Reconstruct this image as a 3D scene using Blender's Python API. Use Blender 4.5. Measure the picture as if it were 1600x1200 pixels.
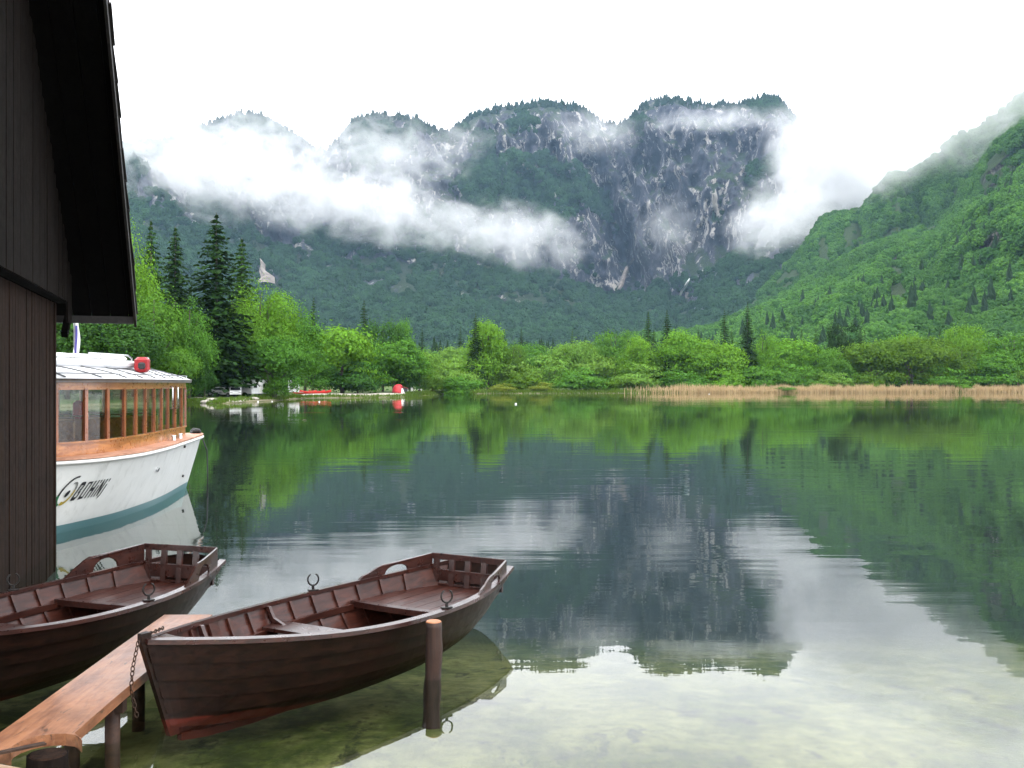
import bpy, math, random
import numpy as np
from mathutils import Vector, Matrix
from mathutils.geometry import tessellate_polygon

random.seed(7)
RNG = np.random.default_rng(11)
for o in list(bpy.data.objects):
    bpy.data.objects.remove(o, do_unlink=True)
SC = bpy.context.scene
COL = SC.collection
R = math.radians

# ------------------------------------------------------------------ camera, sky, sun, exposure
H = 2.6            # eye height above the lake, metres
F = 1620.0         # focal length in pixels of the 1600 wide photograph
cam_d = bpy.data.cameras.new('camera')
cam_d.sensor_width = 36.0
cam_d.lens = 36.0 * F / 1600.0
cam_d.clip_start = 0.1
cam_d.clip_end = 20000
cam = bpy.data.objects.new('camera', cam_d)
COL.objects.link(cam)
cam.location = (0, 0, H)
cam.rotation_euler = (R(90), 0, 0)
SC.camera = cam

SUN_EL, SUN_AZ = R(52), R(150)      # high and diffuse, behind the camera to the right
W = bpy.data.worlds.new('World')
SC.world = W
W.use_nodes = True
wn, wl = W.node_tree.nodes, W.node_tree.links
wn.clear()
w_out = wn.new('ShaderNodeOutputWorld')
w_bg = wn.new('ShaderNodeBackground')
w_sky = wn.new('ShaderNodeTexSky')
w_sky.sky_type = 'NISHITA'
w_sky.sun_disc = False
w_sky.sun_elevation = SUN_EL
w_sky.sun_rotation = SUN_AZ
w_sky.air_density = 1.5
w_sky.dust_density = 3.0
w_bg.inputs['Strength'].default_value = 0.1
# overcast: a closed cloud deck, 10x brighter than the strength, nearly hides the blue
w_tc = wn.new('ShaderNodeTexCoord')
w_map = wn.new('ShaderNodeMapping')
w_map.inputs['Scale'].default_value = (1.0, 1.0, 2.2)
w_no = wn.new('ShaderNodeTexNoise')
w_no.inputs['Scale'].default_value = 3.2
w_no.inputs['Detail'].default_value = 5
w_rmp = wn.new('ShaderNodeValToRGB')
w_rmp.color_ramp.elements[0].position = 0.30
w_rmp.color_ramp.elements[0].color = (10.8, 10.9, 11.3, 1)
w_rmp.color_ramp.elements[1].position = 0.68
w_rmp.color_ramp.elements[1].color = (14.6, 14.6, 14.6, 1)
w_mix = wn.new('ShaderNodeMix')
w_mix.data_type = 'RGBA'
w_mix.inputs[0].default_value = 0.94
wl.new(w_tc.outputs['Generated'], w_map.inputs['Vector'])
wl.new(w_map.outputs[0], w_no.inputs['Vector'])
wl.new(w_no.outputs[0], w_rmp.inputs[0])
wl.new(w_sky.outputs[0], w_mix.inputs[6])
wl.new(w_rmp.outputs[0], w_mix.inputs[7])
wl.new(w_mix.outputs[2], w_bg.inputs['Color'])
wl.new(w_bg.outputs[0], w_out.inputs['Surface'])

sun_d = bpy.data.lights.new('sun', 'SUN')
sun_d.energy = 0.6
sun_d.angle = R(25)
sun_d.color = (1.0, 0.965, 0.9)
sun = bpy.data.objects.new('sun', sun_d)
COL.objects.link(sun)
sun.location = (40, -60, 90)
sv = Vector((math.sin(SUN_AZ) * math.cos(SUN_EL), math.cos(SUN_AZ) * math.cos(SUN_EL), math.sin(SUN_EL)))
sun.rotation_euler = (-sv).to_track_quat('-Z', 'Y').to_euler()

vs = SC.view_settings
vs.view_transform = 'Standard'
vs.look = 'None'
vs.gamma = 1
vs.use_curve_mapping = False
vs.exposure = 1.52
cy = SC.cycles
cy.use_denoising = True
cy.use_adaptive_sampling = True
cy.adaptive_threshold = 0.02
cy.max_bounces = 8
cy.diffuse_bounces = 2
cy.glossy_bounces = 3
cy.transmission_bounces = 4
cy.transparent_max_bounces = 12
cy.volume_bounces = 4
cy.volume_step_rate = 1.0
cy.volume_max_steps = 128
cy.caustics_reflective = False
cy.caustics_refractive = False
cy.sample_clamp_indirect = 6.0

# ------------------------------------------------------------------ helpers
def at(px, py, d):
    """world point seen at a photo pixel, d metres away"""
    return Vector(((px - 800) / F * d, d, H + (600 - py) / F * d))

def on_level(px, py, z=0.0):
    d = (H - z) * F / (py - 600)
    return Vector(((px - 800) / F * d, d, z))

def tag(o, label=None, cat=None, group=None, kind=None):
    if label: o['label'] = label
    if cat: o['category'] = cat
    if group: o['group'] = group
    if kind: o['kind'] = kind
    return o

def empty(name, loc=(0, 0, 0), rz=0.0):
    o = bpy.data.objects.new(name, None)
    o.empty_display_size = 0.2
    o.location = loc
    o.rotation_euler = (0, 0, rz)
    COL.objects.link(o)
    return o

def link(name, me, mat=None, parent=None):
    o = bpy.data.objects.new(name, me)
    COL.objects.link(o)
    if mat is not None and not me.materials:
        me.materials.append(mat)
    if parent is not None:
        o.parent = parent
    return o

class MB:
    """collects geometry for ONE mesh object"""
    def __init__(s):
        s.v, s.f = [], []
    def add(s, vs_, fs_):
        n = len(s.v)
        s.v += [tuple(p) for p in vs_]
        s.f += [tuple(i + n for i in f) for f in fs_]
        return s
    def box(s, c, size, mx=None):
        hx, hy, hz = size[0] / 2, size[1] / 2, size[2] / 2
        P = [Vector((x, y, z)) for x in (-hx, hx) for y in (-hy, hy) for z in (-hz, hz)]
        if mx is not None: P = [mx @ p for p in P]
        c = Vector(c)
        s.add([p + c for p in P], [(0, 1, 3, 2), (4, 6, 7, 5), (0, 4, 5, 1), (2, 3, 7, 6), (0, 2, 6, 4), (1, 5, 7, 3)])
        return s
    def bar(s, p0, p1, w, h, up=(0, 0, 1)):
        p0, p1, up = Vector(p0), Vector(p1), Vector(up)
        t = (p1 - p0).normalized()
        sd = t.cross(up)
        if sd.length < 1e-5: sd = t.cross(Vector((1, 0, 0)))
        sd.normalize()
        u = sd.cross(t)
        q = [a * sd * w / 2 + b * u * h / 2 for a, b in ((-1, -1), (1, -1), (1, 1), (-1, 1))]
        s.add([p0 + k for k in q] + [p1 + k for k in q],
              [(0, 1, 2, 3), (7, 6, 5, 4), (0, 4, 5, 1), (1, 5, 6, 2), (2, 6, 7, 3), (3, 7, 4, 0)])
        return s
    def loft(s, rings, closed=True, caps=True):
        n = len(rings[0]); V = [p for r in rings for p in r]; Fs = []
        m = n if closed else n - 1
        for i in range(len(rings) - 1):
            for j in range(m):
                a, b = i * n + j, i * n + (j + 1) % n
                Fs.append((a, b, b + n, a + n))
        if caps and closed:
            Fs.append(tuple(range(n - 1, -1, -1)))
            Fs.append(tuple(range((len(rings) - 1) * n, len(rings) * n)))
        return s.add(V, Fs)
    def tube(s, path, r, n=8, caps=True):
        path = [Vector(p) for p in path]
        rings = []
        rr = r if isinstance(r, (list, tuple)) else [r] * len(path)
        ref = None
        for i, p in enumerate(path):
            t = (path[min(i + 1, len(path) - 1)] - path[max(i - 1, 0)]).normalized()
            if ref is None:
                ref = Vector((0, 0, 1)) if abs(t.z) < .9 else Vector((1, 0, 0))
            a = t.cross(ref)
            if a.length < 1e-4: a = t.cross(Vector((0, 1, 0)))
            a.normalize(); b = a.cross(t).normalized(); ref = b
            rings.append([p + (a * math.cos(2 * math.pi * k / n) + b * math.sin(2 * math.pi * k / n)) * rr[i] for k in range(n)])
        return s.loft(rings, True, caps)
    def plate(s, poly, normal, th):
        """poly: list of 3d points (may be concave), extruded by th along normal"""
        P = [Vector(p) for p in poly]; nv = Vector(normal).normalized()
        tri = tessellate_polygon([P]); n = len(P)
        V = [p - nv * th / 2 for p in P] + [p + nv * th / 2 for p in P]
        Fs = []
        for t in tri:
            Fs.append((t[0], t[1], t[2])); Fs.append((t[2] + n, t[1] + n, t[0] + n))
        for i in range(n):
            j = (i + 1) % n
            Fs.append((i, j, j + n, i + n))
        return s.add(V, Fs)
    def rbox(s, c, size, r=0.03, mx=None):
        """box with chamfered edges"""
        hx, hy, hz = [k / 2 for k in size]
        r = min(r, hx * .9, hy * .9, hz * .9)
        def ring(z, ins):
            a, b = hx - ins, hy - ins
            k = r * .7
            P = [(-a + k, -b), (a - k, -b), (a, -b + k), (a, b - k), (a - k, b), (-a + k, b), (-a, b - k), (-a, -b + k)]
            return [Vector((x, y, z)) for x, y in P]
        rings = [ring(-hz, r), ring(-hz + r, 0), ring(hz - r, 0), ring(hz, r)]
        c = Vector(c)
        rings = [[(mx @ p if mx is not None else p) + c for p in q] for q in rings]
        return s.loft(rings)
    def mesh(s, name, smooth=False):
        me = bpy.data.meshes.new(name)
        me.from_pydata(s.v, [], s.f)
        if smooth: me.shade_smooth()
        me.update()
        return me
    def build(s, name, mat=None, parent=None, smooth=False):
        me = s.mesh(name, smooth)
        import bmesh
        bm = bmesh.new(); bm.from_mesh(me)
        bmesh.ops.recalc_face_normals(bm, faces=bm.faces)
        bm.to_mesh(me); bm.free()
        return link(name, me, mat, parent)

def crv(xs, ys):
    """smooth interpolation through table points"""
    xs = np.array(xs, float); ys = np.array(ys, float)
    m = np.gradient(ys, xs)
    dl = np.diff(ys) / np.diff(xs)
    for i in range(len(dl)):
        if abs(dl[i]) < 1e-9: m[i] = m[i + 1] = 0
        else:
            a, b = m[i] / dl[i], m[i + 1] / dl[i]
            if a < 0: m[i] = 0
            if b < 0: m[i + 1] = 0
            q = a * a + b * b
            if q > 9:
                t = 3 / math.sqrt(q); m[i] = t * a * dl[i]; m[i + 1] = t * b * dl[i]
    def fn(x):
        x = np.clip(x, xs[0], xs[-1])
        i = np.clip(np.searchsorted(xs, x) - 1, 0, len(xs) - 2)
        h = xs[i + 1] - xs[i]; t = (x - xs[i]) / h
        return ((1 + 2 * t) * (1 - t) ** 2 * ys[i] + t * (1 - t) ** 2 * h * m[i] + t * t * (3 - 2 * t) * ys[i + 1] + t * t * (t - 1) * h * m[i + 1])
    return fn

def _hash(ix, iy, seed):
    n = (ix.astype(np.int64) * 374761393 + iy.astype(np.int64) * 668265263 + seed * 1274126177) & 0x7fffffff
    n = ((n ^ (n >> 13)) * 1274126177) & 0x7fffffff
    return ((n ^ (n >> 16)) & 0xffff) / 65535.0

def vnoise(x, y, seed=0):
    x = np.asarray(x, float); y = np.asarray(y, float)
    ix, iy = np.floor(x), np.floor(y)
    fx, fy = x - ix, y - iy
    fx = fx * fx * (3 - 2 * fx); fy = fy * fy * (3 - 2 * fy)
    a = _hash(ix, iy, seed); b = _hash(ix + 1, iy, seed); c = _hash(ix, iy + 1, seed); d = _hash(ix + 1, iy + 1, seed)
    return a + (b - a) * fx + (c - a) * fy + (a - b - c + d) * fx * fy

def fbm(x, y, oct=4, seed=0, ridged=False):
    t, amp, n = 0, 1.0, 0
    for k in range(oct):
        v = vnoise(x * 2 ** k, y * 2 ** k, seed + k * 17)
        if ridged: v = 1 - np.abs(2 * v - 1)
        t = t + v * amp; n += amp; amp *= .5
    return t / n

# ------------------------------------------------------------------ materials
MATS = {}
def nmat(name):
    m = bpy.data.materials.new(name)
    m.use_nodes = True
    nt = m.node_tree
    b = nt.nodes.get('Principled BSDF')
    MATS[name] = m
    return m, nt, b

def mixc(nt, fac, a, b):
    """colour mix; fac socket or float; a, b socket or rgb"""
    n = nt.nodes.new('ShaderNodeMix'); n.data_type = 'RGBA'
    for sock, val in ((n.inputs[0], fac), (n.inputs[6], a), (n.inputs[7], b)):
        if isinstance(val, (int, float)): sock.default_value = val
        elif isinstance(val, (tuple, list)): sock.default_value = (*val[:3], 1)
        else: nt.links.new(val, sock)
    return n.outputs[2]

def noise(nt, vec, scale, detail=4, rough=.55, dist=0.0):
    n = nt.nodes.new('ShaderNodeTexNoise')
    n.inputs['Scale'].default_value = scale; n.inputs['Detail'].default_value = detail
    n.inputs['Roughness'].default_value = rough; n.inputs['Distortion'].default_value = dist
    if vec is not None: nt.links.new(vec, n.inputs['Vector'])
    return n.outputs[0]

def ramp(nt, fac, lo, hi):
    n = nt.nodes.new('ShaderNodeMapRange'); n.interpolation_type = 'SMOOTHSTEP'
    n.inputs[1].default_value = lo; n.inputs[2].default_value = hi
    nt.links.new(fac, n.inputs[0])
    return n.outputs[0]

def coord(nt, which='Object', scale=(1, 1, 1), rot=(0, 0, 0)):
    t = nt.nodes.new('ShaderNodeTexCoord'); m = nt.nodes.new('ShaderNodeMapping')
    m.inputs['Scale'].default_value = scale; m.inputs['Rotation'].default_value = rot
    nt.links.new(t.outputs[which], m.inputs['Vector'])
    return m.outputs[0]

def wpos(nt, scale=(1, 1, 1)):
    t = nt.nodes.new('ShaderNodeNewGeometry'); m = nt.nodes.new('ShaderNodeMapping')
    m.inputs['Scale'].default_value = scale
    nt.links.new(t.outputs['Position'], m.inputs['Vector'])
    return m.outputs[0]

def math_(nt, op, a, b=0.0, clamp=False):
    n = nt.nodes.new('ShaderNodeMath'); n.operation = op; n.use_clamp = clamp
    for i, v in enumerate((a, b)):
        if isinstance(v, (int, float)): n.inputs[i].default_value = v
        else: nt.links.new(v, n.inputs[i])
    return n.outputs[0]

def bump(nt, b, height, strength=.3, dist=.01):
    n = nt.nodes.new('ShaderNodeBump')
    n.inputs['Strength'].default_value = strength; n.inputs['Distance'].default_value = dist
    nt.links.new(height, n.inputs['Height']); nt.links.new(n.outputs[0], b.inputs['Normal'])

def sep_z(nt, vec, k=2):
    n = nt.nodes.new('ShaderNodeSeparateXYZ'); nt.links.new(vec, n.inputs[0]); return n.outputs[k]

def wood(name, c0, c1, rough=.4, axis='X', grain=14, wear=None, spec=.5, bumpd=.003, paint=None, wet=0.0, pslope=0.0):
    m, nt, b = nmat(name)
    sc = {'X': (1.2, grain, grain), 'Y': (grain, 1.2, grain), 'Z': (grain, grain, 1.2)}[axis]
    v = coord(nt, 'Object', sc)
    g = noise(nt, v, 1.6, 6, .6, .6)
    big = noise(nt, coord(nt), 2.3, 4)
    c = mixc(nt, ramp(nt, g, .3, .72), c0, c1)
    c = mixc(nt, math_(nt, 'MULTIPLY', ramp(nt, big, .45, .75), .5), c, tuple(k * .55 for k in c0))
    if wear:
        w = noise(nt, coord(nt, 'Object', (3, 3, 3)), 3.0, 8, .7)
        c = mixc(nt, ramp(nt, w, .62, .72), c, wear)
    if paint:
        z = sep_z(nt, coord(nt))
        ed = math_(nt, 'ADD', z, math_(nt, 'MULTIPLY', math_(nt, 'SUBTRACT', big, .5), .05))
        ed = math_(nt, 'ADD', ed, math_(nt, 'MULTIPLY', sep_z(nt, coord(nt), 0), pslope))
        c = mixc(nt, ramp(nt, ed, paint[1] - .008, paint[1] + .012), paint[0], c)
    nt.links.new(c, b.inputs['Base Color'])
    rn = math_(nt, 'ADD', math_(nt, 'MULTIPLY', noise(nt, coord(nt), 9, 5, .65), .35), rough - .17)
    nt.links.new(rn, b.inputs['Roughness'])
    b.inputs['Specular IOR Level'].default_value = spec
    if wet: b.inputs['Coat Weight'].default_value = wet; b.inputs['Coat Roughness'].default_value = .12
    bump(nt, b, g, .5, bumpd)
    return m

def plain(name, c, rough=.5, metal=0.0, var=.25, scale=6, spec=.5, dirt=None):
    m, nt, b = nmat(name)
    n = noise(nt, coord(nt), scale, 6, .6)
    col = mixc(nt, ramp(nt, n, .35, .7), tuple(k * (1 - var) for k in c), c)
    if dirt:
        d = noise(nt, coord(nt, 'Object', (1.5, 1.5, .5)), 2.2, 7, .7)
        col = mixc(nt, math_(nt, 'MULTIPLY', ramp(nt, d, .5, .75), dirt[1]), col, dirt[0])
    nt.links.new(col, b.inputs['Base Color'])
    b.inputs['Roughness'].default_value = rough
    b.inputs['Metallic'].default_value = metal
    b.inputs['Specular IOR Level'].default_value = spec
    bump(nt, b, n, .15, .004)
    return m

def schlick(nt, r0):
    """Fresnel reflectance that is the same from both sides of a thin sheet"""
    lw = nt.nodes.new('ShaderNodeLayerWeight'); lw.inputs['Blend'].default_value = .5
    p = math_(nt, 'POWER', lw.outputs['Facing'], 5.0)
    return math_(nt, 'ADD', math_(nt, 'MULTIPLY', p, 1 - r0), r0, True), lw

def glass_mat(name, tint=(.8, .86, .84)):
    m, nt, b = nmat(name)
    nt.nodes.remove(b)
    out = nt.nodes['Material Output']
    tr = nt.nodes.new('ShaderNodeBsdfTransparent'); tr.inputs[0].default_value = (*tint, 1)
    gl = nt.nodes.new('ShaderNodeBsdfGlossy'); gl.inputs['Roughness'].default_value = .02
    fac, lw = schlick(nt, .05)
    mx = nt.nodes.new('ShaderNodeMixShader')
    nt.links.new(fac, mx.inputs[0]); nt.links.new(tr.outputs[0], mx.inputs[1]); nt.links.new(gl.outputs[0], mx.inputs[2])
    nt.links.new(mx.outputs[0], out.inputs['Surface'])
    return m

def leaf_mat(name, c, var=.35, trans=.35, yellow=.2):
    """foliage: per-leaf and per-tree hue variation, thin translucent leaves"""
    m, nt, b = nmat(name)
    nt.nodes.remove(b)
    out = nt.nodes['Material Output']
    g = nt.nodes.new('ShaderNodeNewGeometry')
    oi = nt.nodes.new('ShaderNodeObjectInfo')
    d = tuple(k * (1 - var) for k in c)
    y = (c[0] * 1.55 + .008, c[1] * 1.15, c[2] * .8)
    col = mixc(nt, g.outputs['Random Per Island'], d, tuple(k * (1 + var) for k in c))
    col = mixc(nt, math_(nt, 'MULTIPLY', oi.outputs['Random'], yellow * 2), col, y)
    df = nt.nodes.new('ShaderNodeBsdfDiffuse'); tl = nt.nodes.new('ShaderNodeBsdfTranslucent')
    gs = nt.nodes.new('ShaderNodeBsdfGlossy'); gs.inputs['Roughness'].default_value = .45
    mx = nt.nodes.new('ShaderNodeMixShader'); mx.inputs[0].default_value = trans
    m2 = nt.nodes.new('ShaderNodeMixShader'); m2.inputs[0].default_value = .008
    nt.links.new(col, df.inputs[0])
    tc = mixc(nt, .5, col, tuple(min(1, k * 1.6) for k in y))
    nt.links.new(tc, tl.inputs[0])
    nt.links.new(df.outputs[0], mx.inputs[1]); nt.links.new(tl.outputs[0], mx.inputs[2])
    nt.links.new(mx.outputs[0], m2.inputs[1]); nt.links.new(gs.outputs[0], m2.inputs[2])
    nt.links.new(m2.outputs[0], out.inputs['Surface'])
    return m

# ================================================================== THE SETTING
# ------------------------------------------------------------------ ground: lake bed, shore and valley floor in one sheet
SHORE = crv([-1200, -300, 0, 120, 200, 262, 300, 340, 400, 440, 470, 560, 640, 680, 760, 850, 1000, 1200, 1600, 2600],
            [96, 100, 108, 116, 124, 132, 141, 136, 154, 166, 184, 194, 213, 245, 279, 283, 290, 300, 312, 330])

def ground_z(px, d):
    px = np.asarray(px, float); d = np.asarray(d, float)
    s = SHORE(px)
    wob = (fbm(px * .02, d * .05, 3, 5) - .5)
    q = d - s + wob * 5
    land = .05 + .55 * np.clip(q / 7, 0, 1) ** .8 + np.clip(q - 7, 0, 400) * .006 + np.clip(q - 400, 0, None) * .012 + wob * .3 * np.clip(q / 5, 0, 1)
    bed_near = -(.25 + .035 * np.clip(d - 6, 0, 3) + .10 * np.clip(d - 8.5, 0, 60) ** 1.2)
    bed = np.maximum(np.maximum(bed_near, -7.0), q * .09)
    bed = bed + (fbm(px * .01, d * .9, 3, 9) - .5) * .10
    return np.where(q > 0, land, np.minimum(bed, -.02))

def gz(px, d): return float(ground_z(np.array([px]), np.array([d]))[0])

pxs = np.concatenate([np.linspace(-2600, -100, 40, endpoint=False), np.linspace(-100, 1700, 260, endpoint=False), np.linspace(1700, 4200, 40)])
ds = np.concatenate([np.array([-8.0, -2.0, .6]), np.linspace(1.5, 30, 70, endpoint=False), np.linspace(30, 95, 40, endpoint=False),
                     np.linspace(95, 340, 190, endpoint=False), np.geomspace(340, 6000, 50)])
PX, DD = np.meshgrid(pxs, ds)
ZZ = ground_z(PX, np.maximum(DD, 3))
XX = (PX - 800) / F * np.where(DD > 14, DD, np.maximum(14, DD))
V = np.stack([XX, DD, ZZ], -1).reshape(-1, 3)
nx = len(pxs)
ii, jj = np.meshgrid(np.arange(len(ds) - 1), np.arange(nx - 1), indexing='ij')
a_ = (ii * nx + jj).ravel()
FA = np.stack([a_, a_ + 1, a_ + 1 + nx, a_ + nx], -1)
def grid_mesh(name, V, FA, smooth=True):
    me = bpy.data.meshes.new(name)
    me.from_pydata(V.tolist(), [], FA.tolist())
    if smooth: me.shade_smooth()
    me.update()
    return me

m, nt, b = nmat('ground_earth')
wp = wpos(nt)
z = sep_z(nt, wp)
n1 = noise(nt, wpos(nt, (1, .45, 1)), .9, 9, .68, .15)
n2 = noise(nt, wp, 5.0, 6, .65)
n3 = noise(nt, wpos(nt, (1, .5, 1)), 2.6, 8, .7, .2)
silt = mixc(nt, ramp(nt, n2, .3, .7), (.058, .060, .014), (.135, .130, .048))
weed = mixc(nt, ramp(nt, n2, .35, .7), (.018, .026, .005), (.048, .060, .010))
bed = mixc(nt, ramp(nt, n1, .42, .60), silt, weed)
bed = mixc(nt, math_(nt, 'MULTIPLY', ramp(nt, n3, .56, .64), .85), bed, (.010, .013, .005))
deepc = mixc(nt, ramp(nt, z, -2.4, -.30), (.0025, .0085, .0065), bed)  # depth darkening put into the bed colour, for light absorbed by the water
gr = mixc(nt, ramp(nt, n2, .3, .7), (.035, .065, .012), (.075, .12, .022))
gr = mixc(nt, math_(nt, 'MULTIPLY', ramp(nt, noise(nt, wp, .25, 5), .5, .7), .55), gr, (.16, .14, .09))
col = mixc(nt, ramp(nt, z, -.02, .16), deepc, mixc(nt, ramp(nt, z, .2, .42), (.20, .18, .12), gr))
nt.links.new(col, b.inputs['Base Color'])
b.inputs['Roughness'].default_value = .95
b.inputs['Specular IOR Level'].default_value = .15
bump(nt, b, n2, .4, .05)
ground = link('ground', grid_mesh('ground', V, FA), m)
tag(ground, kind='structure')

# gravel beaches on the far bank
m, nt, b = nmat('pale_gravel')
n = noise(nt, wpos(nt), 1.2, 8, .7)
nt.links.new(mixc(nt, ramp(nt, n, .3, .7), (.26, .23, .18), (.52, .48, .41)), b.inputs['Base Color'])
b.inputs['Roughness'].default_value = .95
GRAVEL = m
def beach(px0, px1, q0, q1, lift=.05, n=70):
    Vb, Fb = [], []
    for i in range(n + 1):
        p = px0 + (px1 - px0) * i / n
        s = float(SHORE(p))
        e = math.sin(math.pi * i / n) ** .5
        for k in range(7):
            q = q0 + (q1 - q0) * (.5 + (k / 6 - .5) * e) + (float(vnoise(p * .15, k * .0 + q1, 3)) - .5) * 1.6
            d = s + q
            Vb.append(((p - 800) / F * d, d, max(gz(p, d), .0) + lift))
    for i in range(n):
        for k in range(6):
            a = i * 7 + k
            Fb.append((a, a + 1, a + 8, a + 7))
    me = bpy.data.meshes.new('beach'); me.from_pydata(Vb, [], Fb); me.update()
    o = link('beach', me, GRAVEL); tag(o, kind='structure')
    return o
beach(462, 652, 3, 17)
beach(352, 392, 1.0, 5)
beach(300, 336, 0.8, 3)
beach(300, 330, 8, 12)

# ------------------------------------------------------------------ lake
m, nt, b = nmat('lake_water')
nt.nodes.remove(b)
out = nt.nodes['Material Output']
tr = nt.nodes.new('ShaderNodeBsdfTransparent'); tr.inputs[0].default_value = (.84, .90, .84, 1)
gl = nt.nodes.new('ShaderNodeBsdfGlossy'); gl.inputs['Roughness'].default_value = .012
gl.inputs[0].default_value = (1, 1, 1, 1)
ffac, fr = schlick(nt, .0204)
mx = nt.nodes.new('ShaderNodeMixShader')
r1 = noise(nt, wpos(nt, (.16, .75, 1)), 1.0, 3, .5, .3)       # long low swell lines
r2 = noise(nt, wpos(nt, (.9, 1.6, 1)), 2.2, 3, .5)            # fine ruffles
patch = ramp(nt, noise(nt, wpos(nt, (.016, .05, 1)), 1.0, 3, .5), .44, .62)
hgt = math_(nt, 'ADD', math_(nt, 'MULTIPLY', r1, math_(nt, 'ADD', math_(nt, 'MULTIPLY', patch, .75), .22)), math_(nt, 'MULTIPLY', r2, .045))
bp = nt.nodes.new('ShaderNodeBump'); bp.inputs['Strength'].default_value = 1.0; bp.inputs['Distance'].default_value = .015
nt.links.new(hgt, bp.inputs['Height'])
nt.links.new(bp.outputs[0], gl.inputs['Normal']); nt.links.new(bp.outputs[0], fr.inputs['Normal'])
nt.links.new(ffac, mx.inputs[0]); nt.links.new(tr.outputs[0], mx.inputs[1]); nt.links.new(gl.outputs[0], mx.inputs[2])
nt.links.new(mx.outputs[0], out.inputs['Surface'])
WATER = m
lk = MB()
lk.add([(-420, -8, 0), (420, -8, 0), (620, 420, 0), (-620, 420, 0)], [(0, 1, 2, 3)])
lake = lk.build('lake', WATER); tag(lake, kind='structure')

# ------------------------------------------------------------------ mountains
def rock_mat(name, dark, mid, light, green, green_hi, vs=1.0, gbias=0.0):
    m, nt, b = nmat(name)
    st = noise(nt, wpos(nt, (.011 * vs, .011 * vs, .0042 * vs)), 2.2, 10, .68, .0)     # blocky bands
    vert = noise(nt, wpos(nt, (.022 * vs, .022 * vs, .0105 * vs)), 1.6, 10, .72, .0)      # vertical streaks
    fine = noise(nt, wpos(nt, (.05 * vs, .05 * vs, .02 * vs)), 2.0, 8, .7)
    big = noise(nt, wpos(nt, (.004, .004, .003)), 1.3, 6, .6)
    c = mixc(nt, ramp(nt, st, .36, .62), dark, mid)
    vo = nt.nodes.new('ShaderNodeTexVoronoi'); vo.inputs['Scale'].default_value = 1.0; vo.inputs['Detail'].default_value = 2.0; vo.inputs['Roughness'].default_value = .6
    dv = nt.nodes.new('ShaderNodeVectorMath'); dv.operation = 'MULTIPLY_ADD'
    nn = nt.nodes.new('ShaderNodeTexNoise'); nn.inputs['Scale'].default_value = .05 * vs; nn.inputs['Detail'].default_value = 6
    nt.links.new(wpos(nt), nn.inputs['Vector'])
    nt.links.new(nn.outputs['Color'], dv.inputs[0]); dv.inputs[1].default_value = (1.6, 1.6, 1.6); nt.links.new(wpos(nt, (.040 * vs, .040 * vs, .020 * vs)), dv.inputs[2])
    nt.links.new(dv.outputs[0], vo.inputs['Vector'])
    cell = sep_z(nt, vo.outputs['Color'], 0)
    c = mixc(nt, math_(nt, 'MULTIPLY', cell, .6), c, tuple(k * .45 for k in dark))
    lm = math_(nt, 'MULTIPLY', ramp(nt, math_(nt, 'ADD', math_(nt, 'MULTIPLY', cell, -.22), vert), .350, .405), ramp(nt, math_(nt, 'ADD', math_(nt, 'MULTIPLY', st, .6), math_(nt, 'MULTIPLY', big, .5)), .48, .575))
    c = mixc(nt, lm, c, mixc(nt, ramp(nt, fine, .35, .65), tuple(k * .62 for k in light), light))
    c = mixc(nt, math_(nt, 'MULTIPLY', ramp(nt, fine, .50, .66), .6), c, tuple(k * .5 for k in dark))
    g = nt.nodes.new('ShaderNodeNewGeometry')
    up = sep_z(nt, g.outputs['Normal'])
    gm = math_(nt, 'ADD', math_(nt, 'MULTIPLY', up, .55), math_(nt, 'ADD', math_(nt, 'MULTIPLY', fine, .5), math_(nt, 'MULTIPLY', big, .7)))
    gm = ramp(nt, gm, .86 - gbias, 1.02 - gbias)
    c = mixc(nt, gm, c, mixc(nt, ramp(nt, fine, .35, .65), green, green_hi))
    nt.links.new(c, b.inputs['Base Color'])
    b.inputs['Roughness'].default_value = .9
    b.inputs['Specular IOR Level'].default_value = .2
    bump(nt, b, math_(nt, 'ADD', vert, fine), .8, 14.0 / vs)
    return m

ROCK = rock_mat('limestone_cliff', (.052, .056, .080), (.150, .154, .190), (.55, .52, .48), (.012, .028, .011), (.026, .044, .018), 1.0, -.07)
ROCK2 = rock_mat('mossy_hillside', (.055, .055, .055), (.12, .115, .11), (.36, .33, .30), (.018, .038, .012), (.035, .065, .018), 2.0, .30)

def polar(px, d, z): return np.stack([(px - 800) / F * d, d, z], -1)
def zof(y, d): return H + (600 - y) / F * d

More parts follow.
